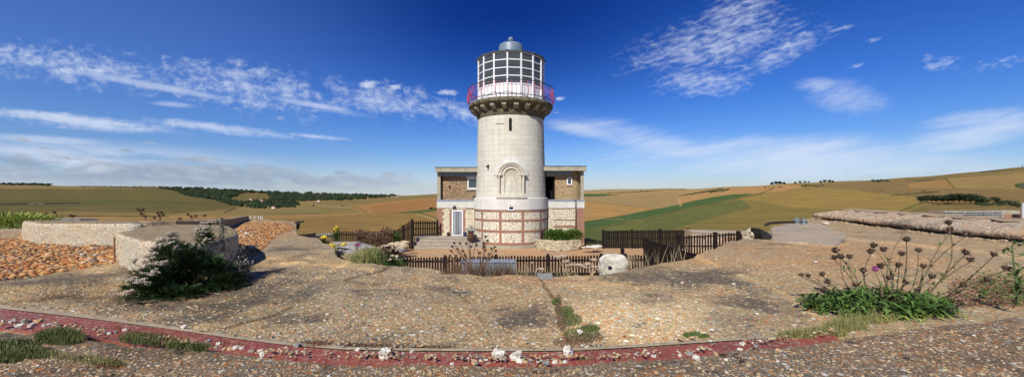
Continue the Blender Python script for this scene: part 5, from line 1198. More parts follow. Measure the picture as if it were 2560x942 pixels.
# broken concrete at the right
p=Q(1888,588,16.5); mb=MB(); mb.ico((XQ(1888,13.9),13.9,ZQ(590,13.9)),.34,3,(.85,.6,.6),.35,pw=4); o=mb.build('concrete_rubble',M['limestone']); tag(o,'broken lump of concrete at the end of the dark pickets','rubble')
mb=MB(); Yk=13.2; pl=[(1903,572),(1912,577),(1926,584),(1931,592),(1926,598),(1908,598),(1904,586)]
mb.yprism([(XQ(x,Yk),ZQ(y,Yk)) for x,y in pl][::-1],Yk,Yk+.6); o=mb.build('broken_slab',M['iron']); tag(o,'broken slab end, its shaded side coloured black, left of the grey pad','broken slab')  # black material paints the shadowed side of the slab
# rock bed with hedge
rk=thing('rockery_bed','stacked yellow limestone planter bed under the green hedge','planter',(XQ(1400,29),28.6,0))
for layer in range(5):
    mb=MB(); n=15
    for k in range(n):
        px=1347+(1447-1347)*(k+.5*(layer%2))/n; Y=28.9-.9*math.sin(max(0,min(1,(px-1350)/95))*PI)+.1*layer
        r=U(.20,.32); mb.ico((XQ(px,Y),Y,.08+layer*.125),r,2,(1.1,.8,.30),.18,pw=4)
    mb.build('stone_course',M['limestone'],rk)
mb=MB(); mb.box(XQ(1350,29.6),XQ(1448,29.6),29.0,30.2,0,.58); mb.build('soil',M['dry'],rk)
def leafmass(mb, c, sx, sy, sz, n, L, w_, up=.2, shell=.55):
    for _ in range(n):
        d=Vector((random.gauss(0,1),random.gauss(0,1),random.gauss(0,1))).normalized(); k=U(shell,1)
        p=Vector((c[0]+d.x*sx*k,c[1]+d.y*sy*k,c[2]+d.z*sz*k)); 
        if p.z<c[2]-sz*.95: continue
        dd=(d+Vector((U(-1,1),U(-1,1),U(-.6,1)+up))*.8); mb.leaf(p,dd,L*U(.6,1.3),w_*U(.7,1.3))
hd=thing('hedge','bright green clipped hedge growing in the limestone bed','hedge',(XQ(1409,29.3),29.3,.5))
mb=MB()
for k in range(13):
    px=1374+k*6; leafmass(mb,(XQ(px,29.3),29.3+U(-.15,.15),ZQ(590+U(-3,3),29.3)),.42,.4,.46+U(-.05,.05),420,.13,.075)
mb.build('foliage',M['leaf_hedge'],hd)
mb=MB()
for k in range(14): x=XQ(1372+k*6,29.3); mb.tube([(x,29.3,.4),(x+U(-.1,.1),29.3,.8),(x+U(-.2,.2),29.3+U(-.1,.1),1.1)],[.03,.02,.008],5)
mb.build('stem',M['trunk'],hd)
pts_=[]
for _ in range(1400):
    s_=U(0,14); q=st_+d2*s_+nx*(random.gauss(-.05,.14)); 
    if mnoise.noise(Vector((s_*.8,3,0)))>-.15: pts_.append((q.x,q.y,slab_h(q.x,q.y)))
pb=pebble_field('rubble',np.array(pts_),.012,.05,.6,emb=.2); tag(pb,'crumbled stones and grit along the foot of the long parapet','rubble',kind='stuff')
# garden: stone seat, flat rocks, rockery
Ys=F*4.0/(626-HOR); x0_,x1_=XQ(829,Ys),XQ(893,Ys)
Yse=21.5
bn=thing('stone_bench','pale worn stone seat beside the yellow ragwort','bench',(XQ(860,Yse),Yse,1))
mb=MB(); mb.box(XQ(829,Yse),XQ(893,Yse),Yse,Yse+.5,ZQ(612,Yse),ZQ(606,Yse)); mb.build('seat_slab',M['bench'],bn)
mb=MB(); mb.box(XQ(829,Yse),XQ(842,Yse),Yse+.02,Yse+.45,0,ZQ(612,Yse)-.002); mb.build('leg',M['bench'],bn)
mb=MB(); mb.box(XQ(878,Yse),XQ(892,Yse),Yse+.02,Yse+.45,0,ZQ(612,Yse)-.002); mb.build('leg',M['bench'],bn)
mb=MB(); mb.box(XQ(843,Yse),XQ(877,Yse),Yse+.2,Yse+.4,0,ZQ(614,Yse)); mb.build('back',M['brown_brick'],bn)
# rough garden ground left: rises to the terrace level
gx=np.linspace(XQ(800,20),XQ(1010,20),26); V_=[];nG=26
mb=MB(); Ygs=np.linspace(8.6,23,30)
for j,Y in enumerate(Ygs):
    for i in range(nG):
        px=800+(1100-800)*i/(nG-1); k=min(1,max(0,(1060-px)/180))
        zz_= (2.40*(1-(Y-8.6)/16)**1.1)*k - .1*(1-k) +.06*mnoise.noise(Vector((px/20,Y*1.5,0))); zmax=ZQ(632 if px<870 else 645,Y)
        V_.append((XQ(px,Y),Y,min(zz_,zmax)))
fs=[(j*nG+i,j*nG+i+1,(j+1)*nG+i+1,(j+1)*nG+i) for j in range(len(Ygs)-1) for i in range(nG-1)]
mb.add(V_,fs); o=mb.build('garden_bank',M['yard'],None,True); tag(o,kind='structure')
def gz(px,Y):
    k=min(1,max(0,(1060-px)/180)); return max(0,min((2.40*(1-(Y-8.6)/16)**1.1)*k-.1*(1-k), ZQ(632 if px<870 else 645,Y)))
for px,py,Y,r,mt,lab,sq in [(893,619,17,.45,'sandstone','flat grey slab of rock beside the stone seat',(1.7,.9,.35)),(853,631,15.5,.22,'sandstone','blue grey rock at the left of the garden bank',(1.2,.8,.6)),(883,633,15,.25,'sandstone','grey rock under the flat slab in the garden',(1.2,.8,.5)),(887,628,15.4,.08,'chalk','small white stone between the grey garden rocks',(1.2,.8,.6)),
    (982,613,25,.22,'limestone','cream rock at the top left of the rockery below the steps',(1.3,.9,.7)),(994,609,25.5,.22,'limestone','cream rock at the back of the rockery',(1.2,.9,.6)),(1003,616,24.8,.32,'limestone','largest rock of the rockery left of the steps',(1.3,.9,.8)),(1012,606,26,.2,'limestone','rock at the right end of the rockery',(1.4,.9,.6)),(990,619,24.2,.22,'limestone','low cream rock at the front of the rockery',(1.3,.9,.5)),(1000,626,23.4,.24,'sandstone','grey purplish rock below the rockery',(1.2,.9,.7)),(987,628,23,.18,'limestone','small rock at the foot of the rockery',(1.2,.9,.6)),(1478,618,27,.3,'chalk','flat pale rubble beside the tiny picket fence',(1.8,.9,.3)),(1492,616,27.5,.25,'chalk','pale stone against the tall picket fence corner',(1.5,.8,.5))]:
    mb=MB(); mb.ico((XQ(px,Y),Y,ZQ(py,Y)),r,2,sq,.25); o=mb.build('rock',M[mt]); tag(o,lab,'rock')
# hurdle on the skyline
Yh=23.5; hu=thing('metal_hurdle','thin pale metal hurdle on the grass beyond the terrace','railing',(XQ(637,Yh),Yh,2.4))
mb=MB(); mb.tube([(XQ(614,Yh),Yh,ZQ(540.5,Yh)),(XQ(655,Yh),Yh,ZQ(542,Yh))],.02,5); mb.build('top_rail',M['metal'],hu)
for px in (614,627,637,646,653,657):
    mb=MB(); mb.tube([(XQ(px,Yh),Yh,ZQ(552,Yh)),(XQ(px-(2 if px>650 else 0),Yh),Yh,ZQ(541,Yh))],.022,5); mb.build('leg',M['white'],hu)

# ================================================================ plants
def stalk(mb, p0, p1, r0=.006, r1=.003, curve=.08, n=5):
    p0,p1=Vector(p0),Vector(p1); L=(p1-p0).length; s=Vector((U(-1,1),U(-1,1),0))*curve*L
    pts=[p0.lerp(p1,k/n)+s*math.sin(PI*k/n)*(1 if k else 0) for k in range(n+1)]
    mb.tube(pts,[r0+(r1-r0)*k/n for k in range(n+1)],5,False); return pts
def thistle_head(p, r, parent, d=Vector((0,0,1)), mat='head', name='flower_head'):
    mb=MB(); rot=d.to_track_quat('Z','Y').to_matrix()
    mb.ico(p+d*r*.1,r*.62,1,(1,1,.95),.2)
    for k in range(46):
        th=U(0,6.28); ph=U(-.25,1.2); dd=rot@Vector((math.cos(th)*math.cos(ph),math.sin(th)*math.cos(ph),math.sin(ph))); q=p+dd*r*.5; a=dd.orthogonal().normalized()*r*.13; tip=p+dd*r*U(.95,1.4)+d*r*.15
        mb.add([q+a,q-a,tip,q+dd.cross(a)],[(0,1,2),(1,3,2),(3,0,2)])
    o=mb.build(name,M[mat],parent); return o
def th_px(zx,zy): return 1960+zx/3.365, 540+zy/3.365
b0=P(2215,785,SZ); tc=thing('thistle','large knapweed clump with dark spiky seed heads over toothed green leaves','plant',b0)
hh=[(1020,105,5.3),(1030,200,5.1),(985,320,5.2),(965,415,5.1),(1130,290,5.3),(1170,425,5.2),(755,250,5.5),(725,300,5.4),(838,285,5.5),(435,293,5.6),(475,345,5.5),(550,345,5.4),(425,352,5.6),(665,462,5.3),(770,450,5.2),(815,425,5.4),(880,520,5.1),(1025,560,5.0),(605,580,5.2),(325,490,5.4),(207,503,5.5),(152,497,5.5),(370,555,5.3),(330,625,5.3),(1385,60,5.1),(1395,115,5.2),(1525,155,5.0),(1525,310,4.9),(1565,370,5.0),(1760,325,4.8),(1700,535,4.8),(1860,440,4.8),(1240,510,5.0),(1500,580,4.9),(1475,735,4.8)]
sm=MB(); lf=MB()
for i,(zx,zy,Y) in enumerate(hh):
    px,py=th_px(zx,zy); p=Q(px,py,Y); bx=2215+(px-2215)*.42; base=P(bx,775-abs(px-2215)*.02,SZ)
    r=(.050 if zy<480 else .042)*U(.85,1.12)
    pts=stalk(sm,base,p-Vector((0,0,r*.5)),.010*U(.8,1.2),.005,.15)
    d=(pts[-1]-pts[-2]).normalized(); thistle_head(p,r,tc,(d+Vector((0,0,.6))).normalized(),'purple_fl' if i==14 else 'head')
    for k in range(12):
        q=pts[random.choice((1,1,2,2,2,3,3,4))]+Vector((U(-.01,.01),0,U(-.04,.04))); lf.lobed(q,(U(-1,1),U(-1,1),U(.2,1)),U(.05,.11),.025,.3,4)
sm.build('stem',M['stem'],tc); 
for _ in range(1150):
    a=U(0,6.28); k=math.sqrt(U(0,1)); p=Vector((b0.x+.02+.92*k*math.cos(a),b0.y+.15+.38*k*math.sin(a),SZ+U(0,.30)*(1-k*.6)+.02)); p.z+= -.0
    lf.lobed(p,(U(-1,1)+math.cos(a)*.3,U(-1,1)+math.sin(a)*.3,U(-.1,1.0)),U(.07,.20),U(.03,.06),U(.2,.9),5)
lf.build('leaves',M['leaf_mid'],tc)
lf=MB()
for _ in range(170):
    a=U(0,6.28); k=math.sqrt(U(0,1)); p=Vector((b0.x+.95*k*math.cos(a),b0.y+.1+.42*k*math.sin(a),SZ+U(0,.14)*(1-k*.6)+.02)); lf.lobed(p,(U(-1,1),U(-1,1),U(-.1,.7)),U(.07,.16),U(.02,.045),U(.4,1.2),4)
lf.build('withered_leaves',M['leaf_yellow'],tc)
# tall pale green plant at the right margin
b1=P(2552,760,SZ); pl=thing('ragwort','thin green ragwort stem with small buds at the right margin','plant',b1)
sm=MB(); lf=MB(); trunk=[Q(2545,760,5.0),Q(2540,700,5.0),Q(2532,640,5.0),Q(2530,610,5.0)]
sm.tube(trunk,[.012,.011,.008,.005],6)
for a,b_ in (((2533,640),(2510,628)),((2530,612),(2522,625)),((2531,622),(2548,612)),((2548,612),(2562,607)),((2540,690),(2522,684)),((2538,680),(2560,668)),((2530,615),(2538,606)),((2542,720),(2570,700)),((2533,640),(2556,636))):
    sm.tube([Q(*a,5.0),Q((a[0]+b_[0])/2,(a[1]+b_[1])/2+3,5.0),Q(*b_,5.0)],[.005,.004,.003],5); q=Q(*b_,5.0); lf.ico(q,.014,1,(1,1,1),.3)
    for k in range(5): lf.lobed(q,(U(-1,1),U(-1,1),U(-.2,1)),U(.05,.10),.03,.3,3)
for k in range(60): q=Q(2543+U(-5,5),U(660,765),5.0); lf.lobed(q,(U(-1,1),U(-1,1),U(0,1)),U(.06,.14),.035,.3,4)
sm.build('stem',M['stem_g'],pl); lf.build('leaves',M['leaf_mid'],pl)
mb=MB()
for _ in range(1500):
    px=U(2370,2700); py=U(700,770); p=P(px,py,SZ); a=U(0,6.28); mb.lobed(p+Vector((0,0,U(0,.08))),(math.cos(a),math.sin(a),U(0,1)),U(.03,.08),.02,.2,3)
o=mb.build('creeping_weeds',M['moss_red']); tag(o,'low mat of reddish brown creeping weeds beside the parapet corner',None,kind='stuff')
mb=MB()
for _ in range(900):
    px=U(2440,2700); py=U(690,765); p=P(px,py,SZ); a=U(0,6.28); mb.lobed(p+Vector((0,0,U(0,.12))),(math.cos(a),math.sin(a),U(0,1)),U(.04,.09),.03,.2,3)
o=mb.build('creeping_weeds',M['leaf_mid']); tag(o,'low green weeds mixed into the reddish mat at the right',None,kind='stuff')
# yarrow
b2=P(470,725,SZ); ya=thing('yarrow','big dark feathery yarrow bush with flat pinkish white flower heads','plant',b2)
def zq(x,y): return 260+x/3.62, 500+y/3.62
um=[(590,310,150,6.3),(560,385,150,6.2),(470,430,120,6.2),(655,425,80,6.1),(420,500,130,6.2),(430,560,150,6.1),(548,565,80,6.0),(400,655,150,6.0),(320,705,140,6.0),(340,740,120,5.9),(470,640,70,6.0),(870,262,120,6.5),(965,195,160,6.6),(930,352,70,6.4),(855,290,110,6.5),(520,350,110,6.2),(620,335,100,6.3),(250,715,90,6.0),(370,600,130,6.0),(280,540,60,6.1)]
sm=MB(); lf=MB()
for zx,zy,w_,Y in um:
    px,py=zq(zx,zy); Y-=.45 if px<440 else .15; p=Q(px,py,Y); bx=470+(px-470)*.3; base=P(bx,712,SZ); pts=stalk(sm,base,p-Vector((0,0,.06)),.007,.004,.06)
    R_=w_/3.62/2*Y/1000*.85; mb=MB()
    cls=[(U(0,6.28),R_*math.sqrt(U(0,1))*.95,U(-.03,.02)) for _ in range(int(9*w_/100)+3)]; tx_,ty_=U(-.35,.35),U(-.3,.3)
    for k in range(int(150*w_/100)):
        a0_,r0_,z0_=random.choice(cls); dx_,dy_=r0_*math.cos(a0_)+random.gauss(0,R_*.16),r0_*math.sin(a0_)*.9+random.gauss(0,R_*.16); q=p+Vector((dx_,dy_,z0_+U(-.006,.010)+dx_*tx_+dy_*ty_)); mb.ico(q,U(.005,.010),0,(1,1,.8),0)
        if k%8==0: sm.tube([p-Vector((0,0,.06)),q],[.003,.002],4,False)
    mb.build('flower_head',M['umbel'],ya)
    for k in range(9):
        q=pts[random.choice((1,2,3,4))]; lf.leaf(q,(U(-1,1),U(-1,1),U(0,1)),U(.05,.12),.015)
for zx,zy,w_ in ((130,850,110),(230,825,70),(200,850,80)):
    px,py=zq(zx,zy); p=Q(px,py,5.3); base=P(395,722,SZ); stalk(sm,base,p,.006,.003,.05); R_=w_/3.62/2*5.3/1000; mb=MB()
    for k in range(80): a=U(0,6.28); rr=R_*math.sqrt(U(0,1)); mb.ico(p+Vector((rr*math.cos(a),rr*math.sin(a),U(-.01,.02))),U(.006,.01),0)
    mb.build('flower_head',M['umbel_dry'],ya)
sm.build('stem',M['stem_g'],ya)
# feathery foliage: many fronds of fine leaflets
def frond(mb, p, d, L):
    p=Vector(p); d=Vector(d).normalized(); a=d.cross(Vector((0,0,1))); 
    if a.length<.01: a=Vector((1,0,0))
    a.normalize(); n=7; up=a.cross(d)
    for k in range(1,n+1):
        q=p+d*L*k/n-Vector((0,0,1))*L*.25*(k/n)**2; w_=L*.28*math.sin(PI*min(.95,k/(n+.5)))+.008
        for s_ in (-1,1):
            tip=q+a*s_*w_+d*w_*.5+up*U(-.3,.3)*w_; mb.add([q-d*.004,q+d*.006,tip],[(0,1,2)])
    mb.add([p-a*.002,p+a*.002,p+d*L-Vector((0,0,1))*L*.25],[(0,1,2)])
cl=[(400,700,6.0,.34,.35,.20,1000),(450,672,6.3,.34,.3,.36,1300),(515,690,6.4,.40,.3,.30,1200),(425,640,6.3,.22,.25,.22,500),(560,712,6.4,.30,.3,.14,500),(360,728,5.8,.28,.2,.07,350),(515,610,6.6,.13,.15,.22,220),(440,735,5.8,.34,.2,.07,350)]
for px,py,Y,sx,sy,sz,n in cl:
    c_=Q(px,py,Y)
    for _ in range(n):
        d=Vector((random.gauss(0,1),random.gauss(0,1),random.gauss(0,1))).normalized()*U(.2,1)**.6; p=c_+Vector((d.x*sx,d.y*sy,d.z*sz))
        if p.z<SZ: p.z=SZ+U(0,.1)
        frond(lf,p,d+Vector((U(-.5,.5),U(-.5,.5),U(.0,.9))),U(.07,.16))
lf.build('leaves',M['leaf_dark'],ya)
# grey dead stalks by the yarrow
def dead_stalk(label, px0, py0, px1, py1, Y0_, Y1_, n, group=None, L=(.06,.14), z0=SZ, r=.009):
    a=Q(px0,py0,Y0_); b_=Q(px1,py1,Y1_); o=thing('dead_stalk',label,'dead plant',a,group); sm=MB(); pts=stalk(sm,a,b_,r,r*.5,.05,7); sm.build('stem',M['leaf_grey'],o); lf=MB()
    for k in range(n):
        i=random.randint(1,6); q=pts[i].lerp(pts[i+1],U(0,1)); aa=U(0,6.28); lf.lobed(q,(math.cos(aa),math.sin(aa),U(-.2,.5)),U(*L),.022,1.2,4)
    lf.build('leaves',M['leaf_grey'],o); return o
dead_stalk('tall grey curled dead thistle stalk rising above the rounded block',556,690,553,538,6.7,6.7,110)
dead_stalk('bent grey dead stalk at the right side of the yarrow',575,700,608,610,6.9,7.2,130)
mb=MB()
for _ in range(700):
    p=Q(600+random.gauss(0,14),668+random.gauss(0,14),7.0+U(-.2,.2)); 
    if p.z<SZ: p.z=SZ+.01
    aa=U(0,6.28); mb.lobed(p,(math.cos(aa),math.sin(aa),U(-.2,.7)),U(.05,.10),.03,.9,3)
o=mb.build('dead_plant',M['leaf_grey']); tag(o,'mound of grey withered leaves in the shadow beside the yarrow','dead plant')
# grass tufts
def tuft(label, spots, n, L, mat='grass', z0=SZ, name='grass_tuft', cat='grass', group=None, w_=.006, kind=None, lean=.5):
    mb=MB()
    for _ in range(n):
        px,py,rx,ry=random.choice(spots); a=U(0,6.28); k=math.sqrt(U(0,1)); px2_,py2_=px+rx*k*math.cos(a),py+ry*k*math.sin(a); p=P(px2_,py2_,LZ+.005 if (z0==SZ and py2_>interp(px2_,bot)-1) else z0); d=Vector((U(-lean,lean),U(-lean,lean),1)); LL=U(*L)*(1.1-.5*k); mb.blade(p,p+d*LL,w_,U(-.05,.15),3,Vector((U(-1,1),U(-1,1),0)))
    o=mb.build(name,M[mat]); tag(o,label,cat,group)
    if kind: o['kind']=kind; 
    return o
tuft('round dark green grass tuft below the left end of the red tiles',[(150,848,62,20)],2600,(.04,.12))
tuft('straggling grass tuft at the left bottom corner of the ledge',[(40,870,60,16),(85,890,50,14),(20,900,40,12)],2600,(.04,.11),'grass',LZ)
tuft('yellowish straggly grass on the ledge left of the bottom corner',[(130,895,55,12),(210,905,60,10),(270,912,40,8)],1300,(.03,.08),'grass_y',LZ)
tuft('long green grass tuft growing along the lower edge of the red tiles',[(335,848,40,12),(375,850,50,13),(410,858,50,9),(455,868,40,6),(500,874,30,4)],2600,(.04,.10))
tuft('small grass tuft under the pale streaked stone',[(930,897,26,5),(985,900,30,4)],500,(.02,.05))
tuft('small grass tuft below the upright flint',[(1460,903,26,6)],450,(.02,.06))
tuft('yellow green grass fringe between the red tiles and the knapweed',[(2170,800,80,12),(2110,820,60,9),(2230,790,50,12),(2060,838,60,6),(1990,848,50,5)],4200,(.05,.16),'grass_y')
tuft('green weeds filling the widening joint in the middle of the terrace',[(1430,800,26,16),(1415,780,20,14),(1455,835,45,16),(1475,822,25,8)],2600,(.02,.06),'grass')
tuft('dry brown weeds in the lower part of the terrace joint',[(1430,855,48,14),(1395,760,10,24),(1470,845,45,12),(1405,800,14,26)],2200,(.015,.05),'dry')
tuft('small green weed at the top of the terrace joint',[(1390,756,12,8)],350,(.02,.05),'leaf_mid')
tuft('brown dried weeds along the upper edge of the red tiles',[(790,858,45,5),(880,864,40,6),(1010,868,60,5),(1100,870,50,4),(940,866,50,5)],1500,(.015,.05),'dry')
tuft('dry pinkish weeds scattered on the lower left red tiles',[(295,828,10,12),(560,862,16,10),(600,868,20,6),(480,848,12,8),(790,868,30,5)],600,(.03,.07),'moss_red')
tuft('red brown creeping herb at the bottom left',[(190,925,60,10),(260,918,40,8),(110,935,50,6)],1300,(.01,.035),'moss_red',LZ)
for px,py in ((1738,835),(1760,842),(1720,838),(1000,656)):
    tuft('small green rosette weed on the terrace right of the joint',[(px,py,14,5)],160,(.02,.05),'leaf_mid',group='small rosette weeds on the terrace')
# dead thistles before the middle of the fence
g3=[(1180,1),(1210,0)]
def dead_thistle(label, bx, by, Y, heads, group=None, mat='head'):
    a=Q(bx,by,Y); o=thing('dead_thistle',label,'dead plant',a,group); sm=MB()
    for px,py in heads:
        p=Q(px,py,Y+U(-.15,.15)); mid=Q(bx+(px-bx)*.35,by+(py-by)*.5,Y); stalk(sm,a,mid,.011,.008,.03,3); stalk(sm,mid,p,.008,.005,.06,4); thistle_head(p,.033*Y/8,o,Vector((0,0,1)),mat)
    sm.build('stem',M['dry'],o)
dead_thistle('tall dead thistle with many small dark heads left of the metal trough',1178,690,7.6,[(1131,617),(1135,608),(1150,609),(1144,622),(1166,609),(1171,600),(1178,617),(1176,602),(1157,628),(1128,628),(1163,640),(1190,605),(1140,640)])
dead_thistle('dead thistle with dark heads just left of the metal trough',1205,690,7.7,[(1214,592),(1219,602),(1191,613),(1210,620),(1213,627),(1229,622),(1237,618),(1240,628),(1222,636),(1200,633),(1230,642)])
dead_thistle('short dead thistle before the fence posts at the left of the dead thistles',1150,686,7.8,[(1125,640),(1131,647),(1142,652),(1160,650),(1118,655)])
tuft('tangle of dry brown stems at the foot of the dead thistles',[(1150,690,50,3),(1210,690,40,3),(1260,691,30,2)],800,(.15,.42),'dry',SZ-.05,lean=.45,w_=.009)
tuft('dry straw grass before the picket fence right of the trough',[(1270,692,40,2),(1320,691,30,2),(1400,690,50,2)],120,(.15,.38),'straw',SZ-.08,lean=.4,w_=.007)
tuft('long pale straw grass arching before the open gate',[(1610,668,40,2),(1660,656,40,2),(1700,648,25,2),(1585,672,20,2)],70,(.25,.6),'straw',SZ-.05,lean=.45,w_=.009)
def dried_yarrow(label,bx,Y,heads,group=None):
    a=Q(bx,690,Y); o=thing('dried_yarrow',label,'dried plant',a,group); sm=MB()
    for px,py in heads:
        p=Q(px,py,Y); stalk(sm,a,p,.008,.004,.06,4); mb=MB()
        for k in range(60): aa=U(0,6.28); rr=.075*math.sqrt(U(0,1)); mb.ico(p+Vector((rr*math.cos(aa),rr*math.sin(aa),U(-.01,.02))),U(.008,.014),0)
        mb.build('flower_head',M['umbel_dry'],o)
    sm.build('stem',M['straw'],o)
dried_yarrow('dried yarrow with pale flat heads before the fence, right of centre',1420,7.9,[(1408,640),(1415,652),(1422,663),(1430,661),(1394,642),(1448,662)])
dried_yarrow('dried yarrow close left of the white boulder',1480,8.0,[(1484,650),(1486,667),(1470,660),(1492,672),(1462,668)])
dried_yarrow('single low dried yarrow head at the foot of the fence',1355,7.7,[(1352,673)])
# garden bank planting
def bushy(name,label,px,py,Y,sx,sz,n,mat,L=.12,w_=.03,cat='plant',group=None,blades=False,fl=None,nf=0):
    c_=Q(px,py,Y); o=thing(name,label,cat,(c_.x,c_.y,c_.z-sz),group); mb=MB()
    if blades:
        for _ in range(n): p=c_+Vector((random.gauss(0,sx*.5),U(-.4,.4),-sz)); d=Vector((U(-.4,.4),U(-.3,.3),1)); mb.blade(p,p+d*U(.5,1)*sz*2,.02,U(0,.2),3,Vector((1,U(-1,1),0)))
    else: leafmass(mb,c_,sx,sx*.7,sz,n,L,w_,.3,.2)
    mb.build('foliage',M[mat],o)
    if fl:
        mb=MB()
        for k in range(nf): p=c_+Vector((random.gauss(0,sx*.4),random.gauss(0,sx*.3),sz*U(.5,1.1))); mb.ico(p,U(.03,.055),1,(1,1,.6),.3)
        mb.build('flowers',M[fl],o)
    mb=MB()
    for k in range(5): mb.tube([(c_.x+U(-.1,.1)*sx,c_.y,c_.z-sz),(c_.x+U(-.5,.5)*sx,c_.y,c_.z+sz*.6)],[.012,.006],5)
    mb.build('stem',M['stem_g'],o)
bushy('ragwort','yellow flowering ragwort at the dark corner below the terrace rim',810,618,15,.24,.38,420,'leaf_mid',.12,.035,fl='yellow_fl',nf=18)
bushy('ragwort','tall yellow ragwort against the left end of the far fence',840,592,22,.20,.55,420,'leaf_mid',.14,.04,fl='yellow_fl',nf=20)
bushy('ragwort','low yellow ragwort before the left end of the stone seat',832,625,15,.15,.20,160,'leaf_yellow',.12,.035,fl='yellow_fl',nf=12)
bushy('ragwort','yellow ragwort before the middle of the stone seat',861,618,17,.2,.16,160,'leaf_yellow',.1,.03,fl='yellow_fl',nf=16)
bushy('valerian','small purple flower beside the flat grey slab',893,617,15.6,.10,.10,60,'leaf_dark',.08,.02,fl='purple_fl',nf=10)
for i,(px,py,Y,sx,sz,n,mat,lab) in enumerate([(905,640,12,.40,.22,420,'grass_y','pale dry grass clump at the left of the garden bank'),(935,636,13,.45,.30,520,'grass','green grass clump in the middle of the garden bank'),(955,645,12,.40,.30,520,'grass','dark green grass clump near the flower heads'),(915,628,15,.4,.22,300,'straw','straw coloured grass behind the green clumps'),(870,645,12,.35,.16,300,'straw','straw coloured grass at the left rim of the garden bank')]):
    bushy('garden_grass',lab,px,py,Y,sx,sz,n,mat,blades=True,cat='grass')
bushy('garden_shrub','dark shrub with withered brown flower heads beside the near picket fence',975,645,12,.34,.36,1400,'dry',.1,.05,fl='umbel_dry',nf=22)
bushy('garden_shrub','dark leafy weeds under the withered flower heads',990,658,11,.36,.18,800,'leaf_dark',.08,.035,fl='umbel_dry',nf=8)
bushy('garden_shrub','small green shrub at the foot of the tall fence corner',992,600,27,.45,.5,900,'leaf_mid',.12,.05)
for px,py,Y,sx,sz,n,lab in [(905,598,26,.75,.65,800,'brown dead bush before the middle of the far fence'),(940,605,25,.8,.6,800,'brown dead bush at the right of the far fence'),(968,592,27,.6,.7,600,'tall brown dead bush near the sloping fence')]:
    bushy('dead_bush',lab,px,py,Y,sx,sz,n,'dry',.18,.06,cat='bush')
# skyline weeds
bushy('garden_shrub','bright yellow green weeds behind the left kerb',40,556,15.5,1.6,.36,1300,'leaf_yellow',.16,.05,cat='plant')
bushy('garden_shrub','yellow green weeds at the far left margin',-30,560,15.5,1.4,.35,900,'leaf_yellow',.16,.05,cat='plant')
bushy('garden_shrub','olive weeds with dark heads left of the long block',95,552,16.5,.8,.25,700,'leaf_yellow',.12,.035,cat='plant',fl='head',nf=12)
for lab,bx,by,Y,hd_ in [('dead dark weed on the skyline behind the long block',365,551,14,[(345,524),(352,528),(358,524),(354,536),(362,542)]),('bushy olive seed head weed behind the kerb',400,551,14.5,[(395,534),(404,532),(408,538),(398,540),(386,545)]),('pair of dark weed heads left on the skyline',135,551,17,[(118,536),(136,532),(141,539)]),('dark weed head beside the drystone wall',180,552,17,[(176,540),(184,541)]),('small dark weeds behind the curved kerb',480,550,17,[(470,537),(490,541),(512,540),(478,542),(450,548)])]:
    dead_thistle(lab,bx,by,Y,hd_,mat='head')
mb=MB(); ps=[(0,543),(60,548),(120,551)]
for _ in range(1300):
    px=U(-120,60); Y=U(17,21); mb.leaf(Vector((XQ(px,Y),Y,ZQ(541+abs(px)*.03+U(0,14),Y))),(U(-1,1),U(-1,1),U(-.3,1)),.2,.09)
o=mb.build('dark_scrub',M['wood_far']); tag(o,'dark scrub behind the yellow green weeds',None,kind='stuff')

# ================================================================ far woods and hedges
def mass(name,label,items,mat='wood_far',asp=.8,cat=None,stuff=True,group=None,sub=1):
    """items: (px, py, size in photo pixels)"""
    mb=MB()
    for px,py,s_ in items:
        g=terr(px,py); r=s_/F*g.y*.5; mb.ico((g.x,g.y,g.z+r*asp*.6),r,sub,(1.15,1.0,asp),.55,freq=2.4)
    o=mb.build(name,M[mat],None,False); tag(o,label,cat,group)
    if stuff: o['kind']='stuff'
    return o
def fill(poly,n,s0,s1):
    xs_=[p[0] for p in poly]; ys_=[p[1] for p in poly]; out=[]
    while len(out)<n:
        x,y=U(min(xs_),max(xs_)),U(min(ys_),max(ys_))
        if inside(np.array([x]),np.array([y]),poly)[0]: out.append((x,y,U(s0,s1)))
    return sorted(out,key=lambda q:q[1])
mass('woodland','dark woods filling the valley beyond the left hill',fill([(395,471),(470,471),(560,476),(640,480),(760,484),(930,489),(1010,489),(960,494),(860,500),(770,503),(670,503),(680,494),(665,485),(610,482),(570,498),(590,510),(650,520),(640,514),(590,515),(540,502),(470,490),(440,478)],1500,4,9))
mass('woodland','lower dark copse in the valley left of the fields',fill([(640,512),(660,507),(700,506),(735,505),(748,512),(740,518),(690,521),(640,521),(600,512)],170,5,9))
mass('woodland','dark trees around the clearing',fill([(575,500),(600,504),(640,501),(660,498),(675,502),(640,508),(600,509)],50,3,7))
mass('woodland','far dark wood on the left horizon',fill([(-60,457),(0,458),(128,460),(134,464),(0,462),(-60,462)],140,4,6),'wood_far',.6)
mass('hedgerow','thin dark hedge along the left horizon',[(x,467+U(-1,1)+(x-200)*.004,U(2,4)) for x in np.arange(200,420,2.2)],'wood_far',.6)
mass('hedgerow','dark hedges crossing the far tan fields right of the house',[(1520+k*2.4,484-k*.13+U(-.8,.8),U(2,4.2)) for k in range(80)]+[(1700+k*2.2,490-k*.36+U(-1,1),U(2.5,5)) for k in range(50)]+[(1770+k*1.5,481-k*.18+U(-3,2),U(3,6)) for k in range(36)],'wood_far2',.6)
mass('hedgerow','dark hedges across the right hillside',[(2228+k*2,489-k*.16-.0+U(-.8,.8),U(2,3.5)) for k in range(60)]+[(2290+k*2.1,453-k*.19+U(-.4,.4),U(1.5,3)) for k in range(22)]+[(2450+k*1.9,430-k*.12*1.2+U(-.6,.4),U(2,3.4)) for k in range(66)]+[(1470+k*3,482,2) for k in range(0)],'wood_far2',.5)
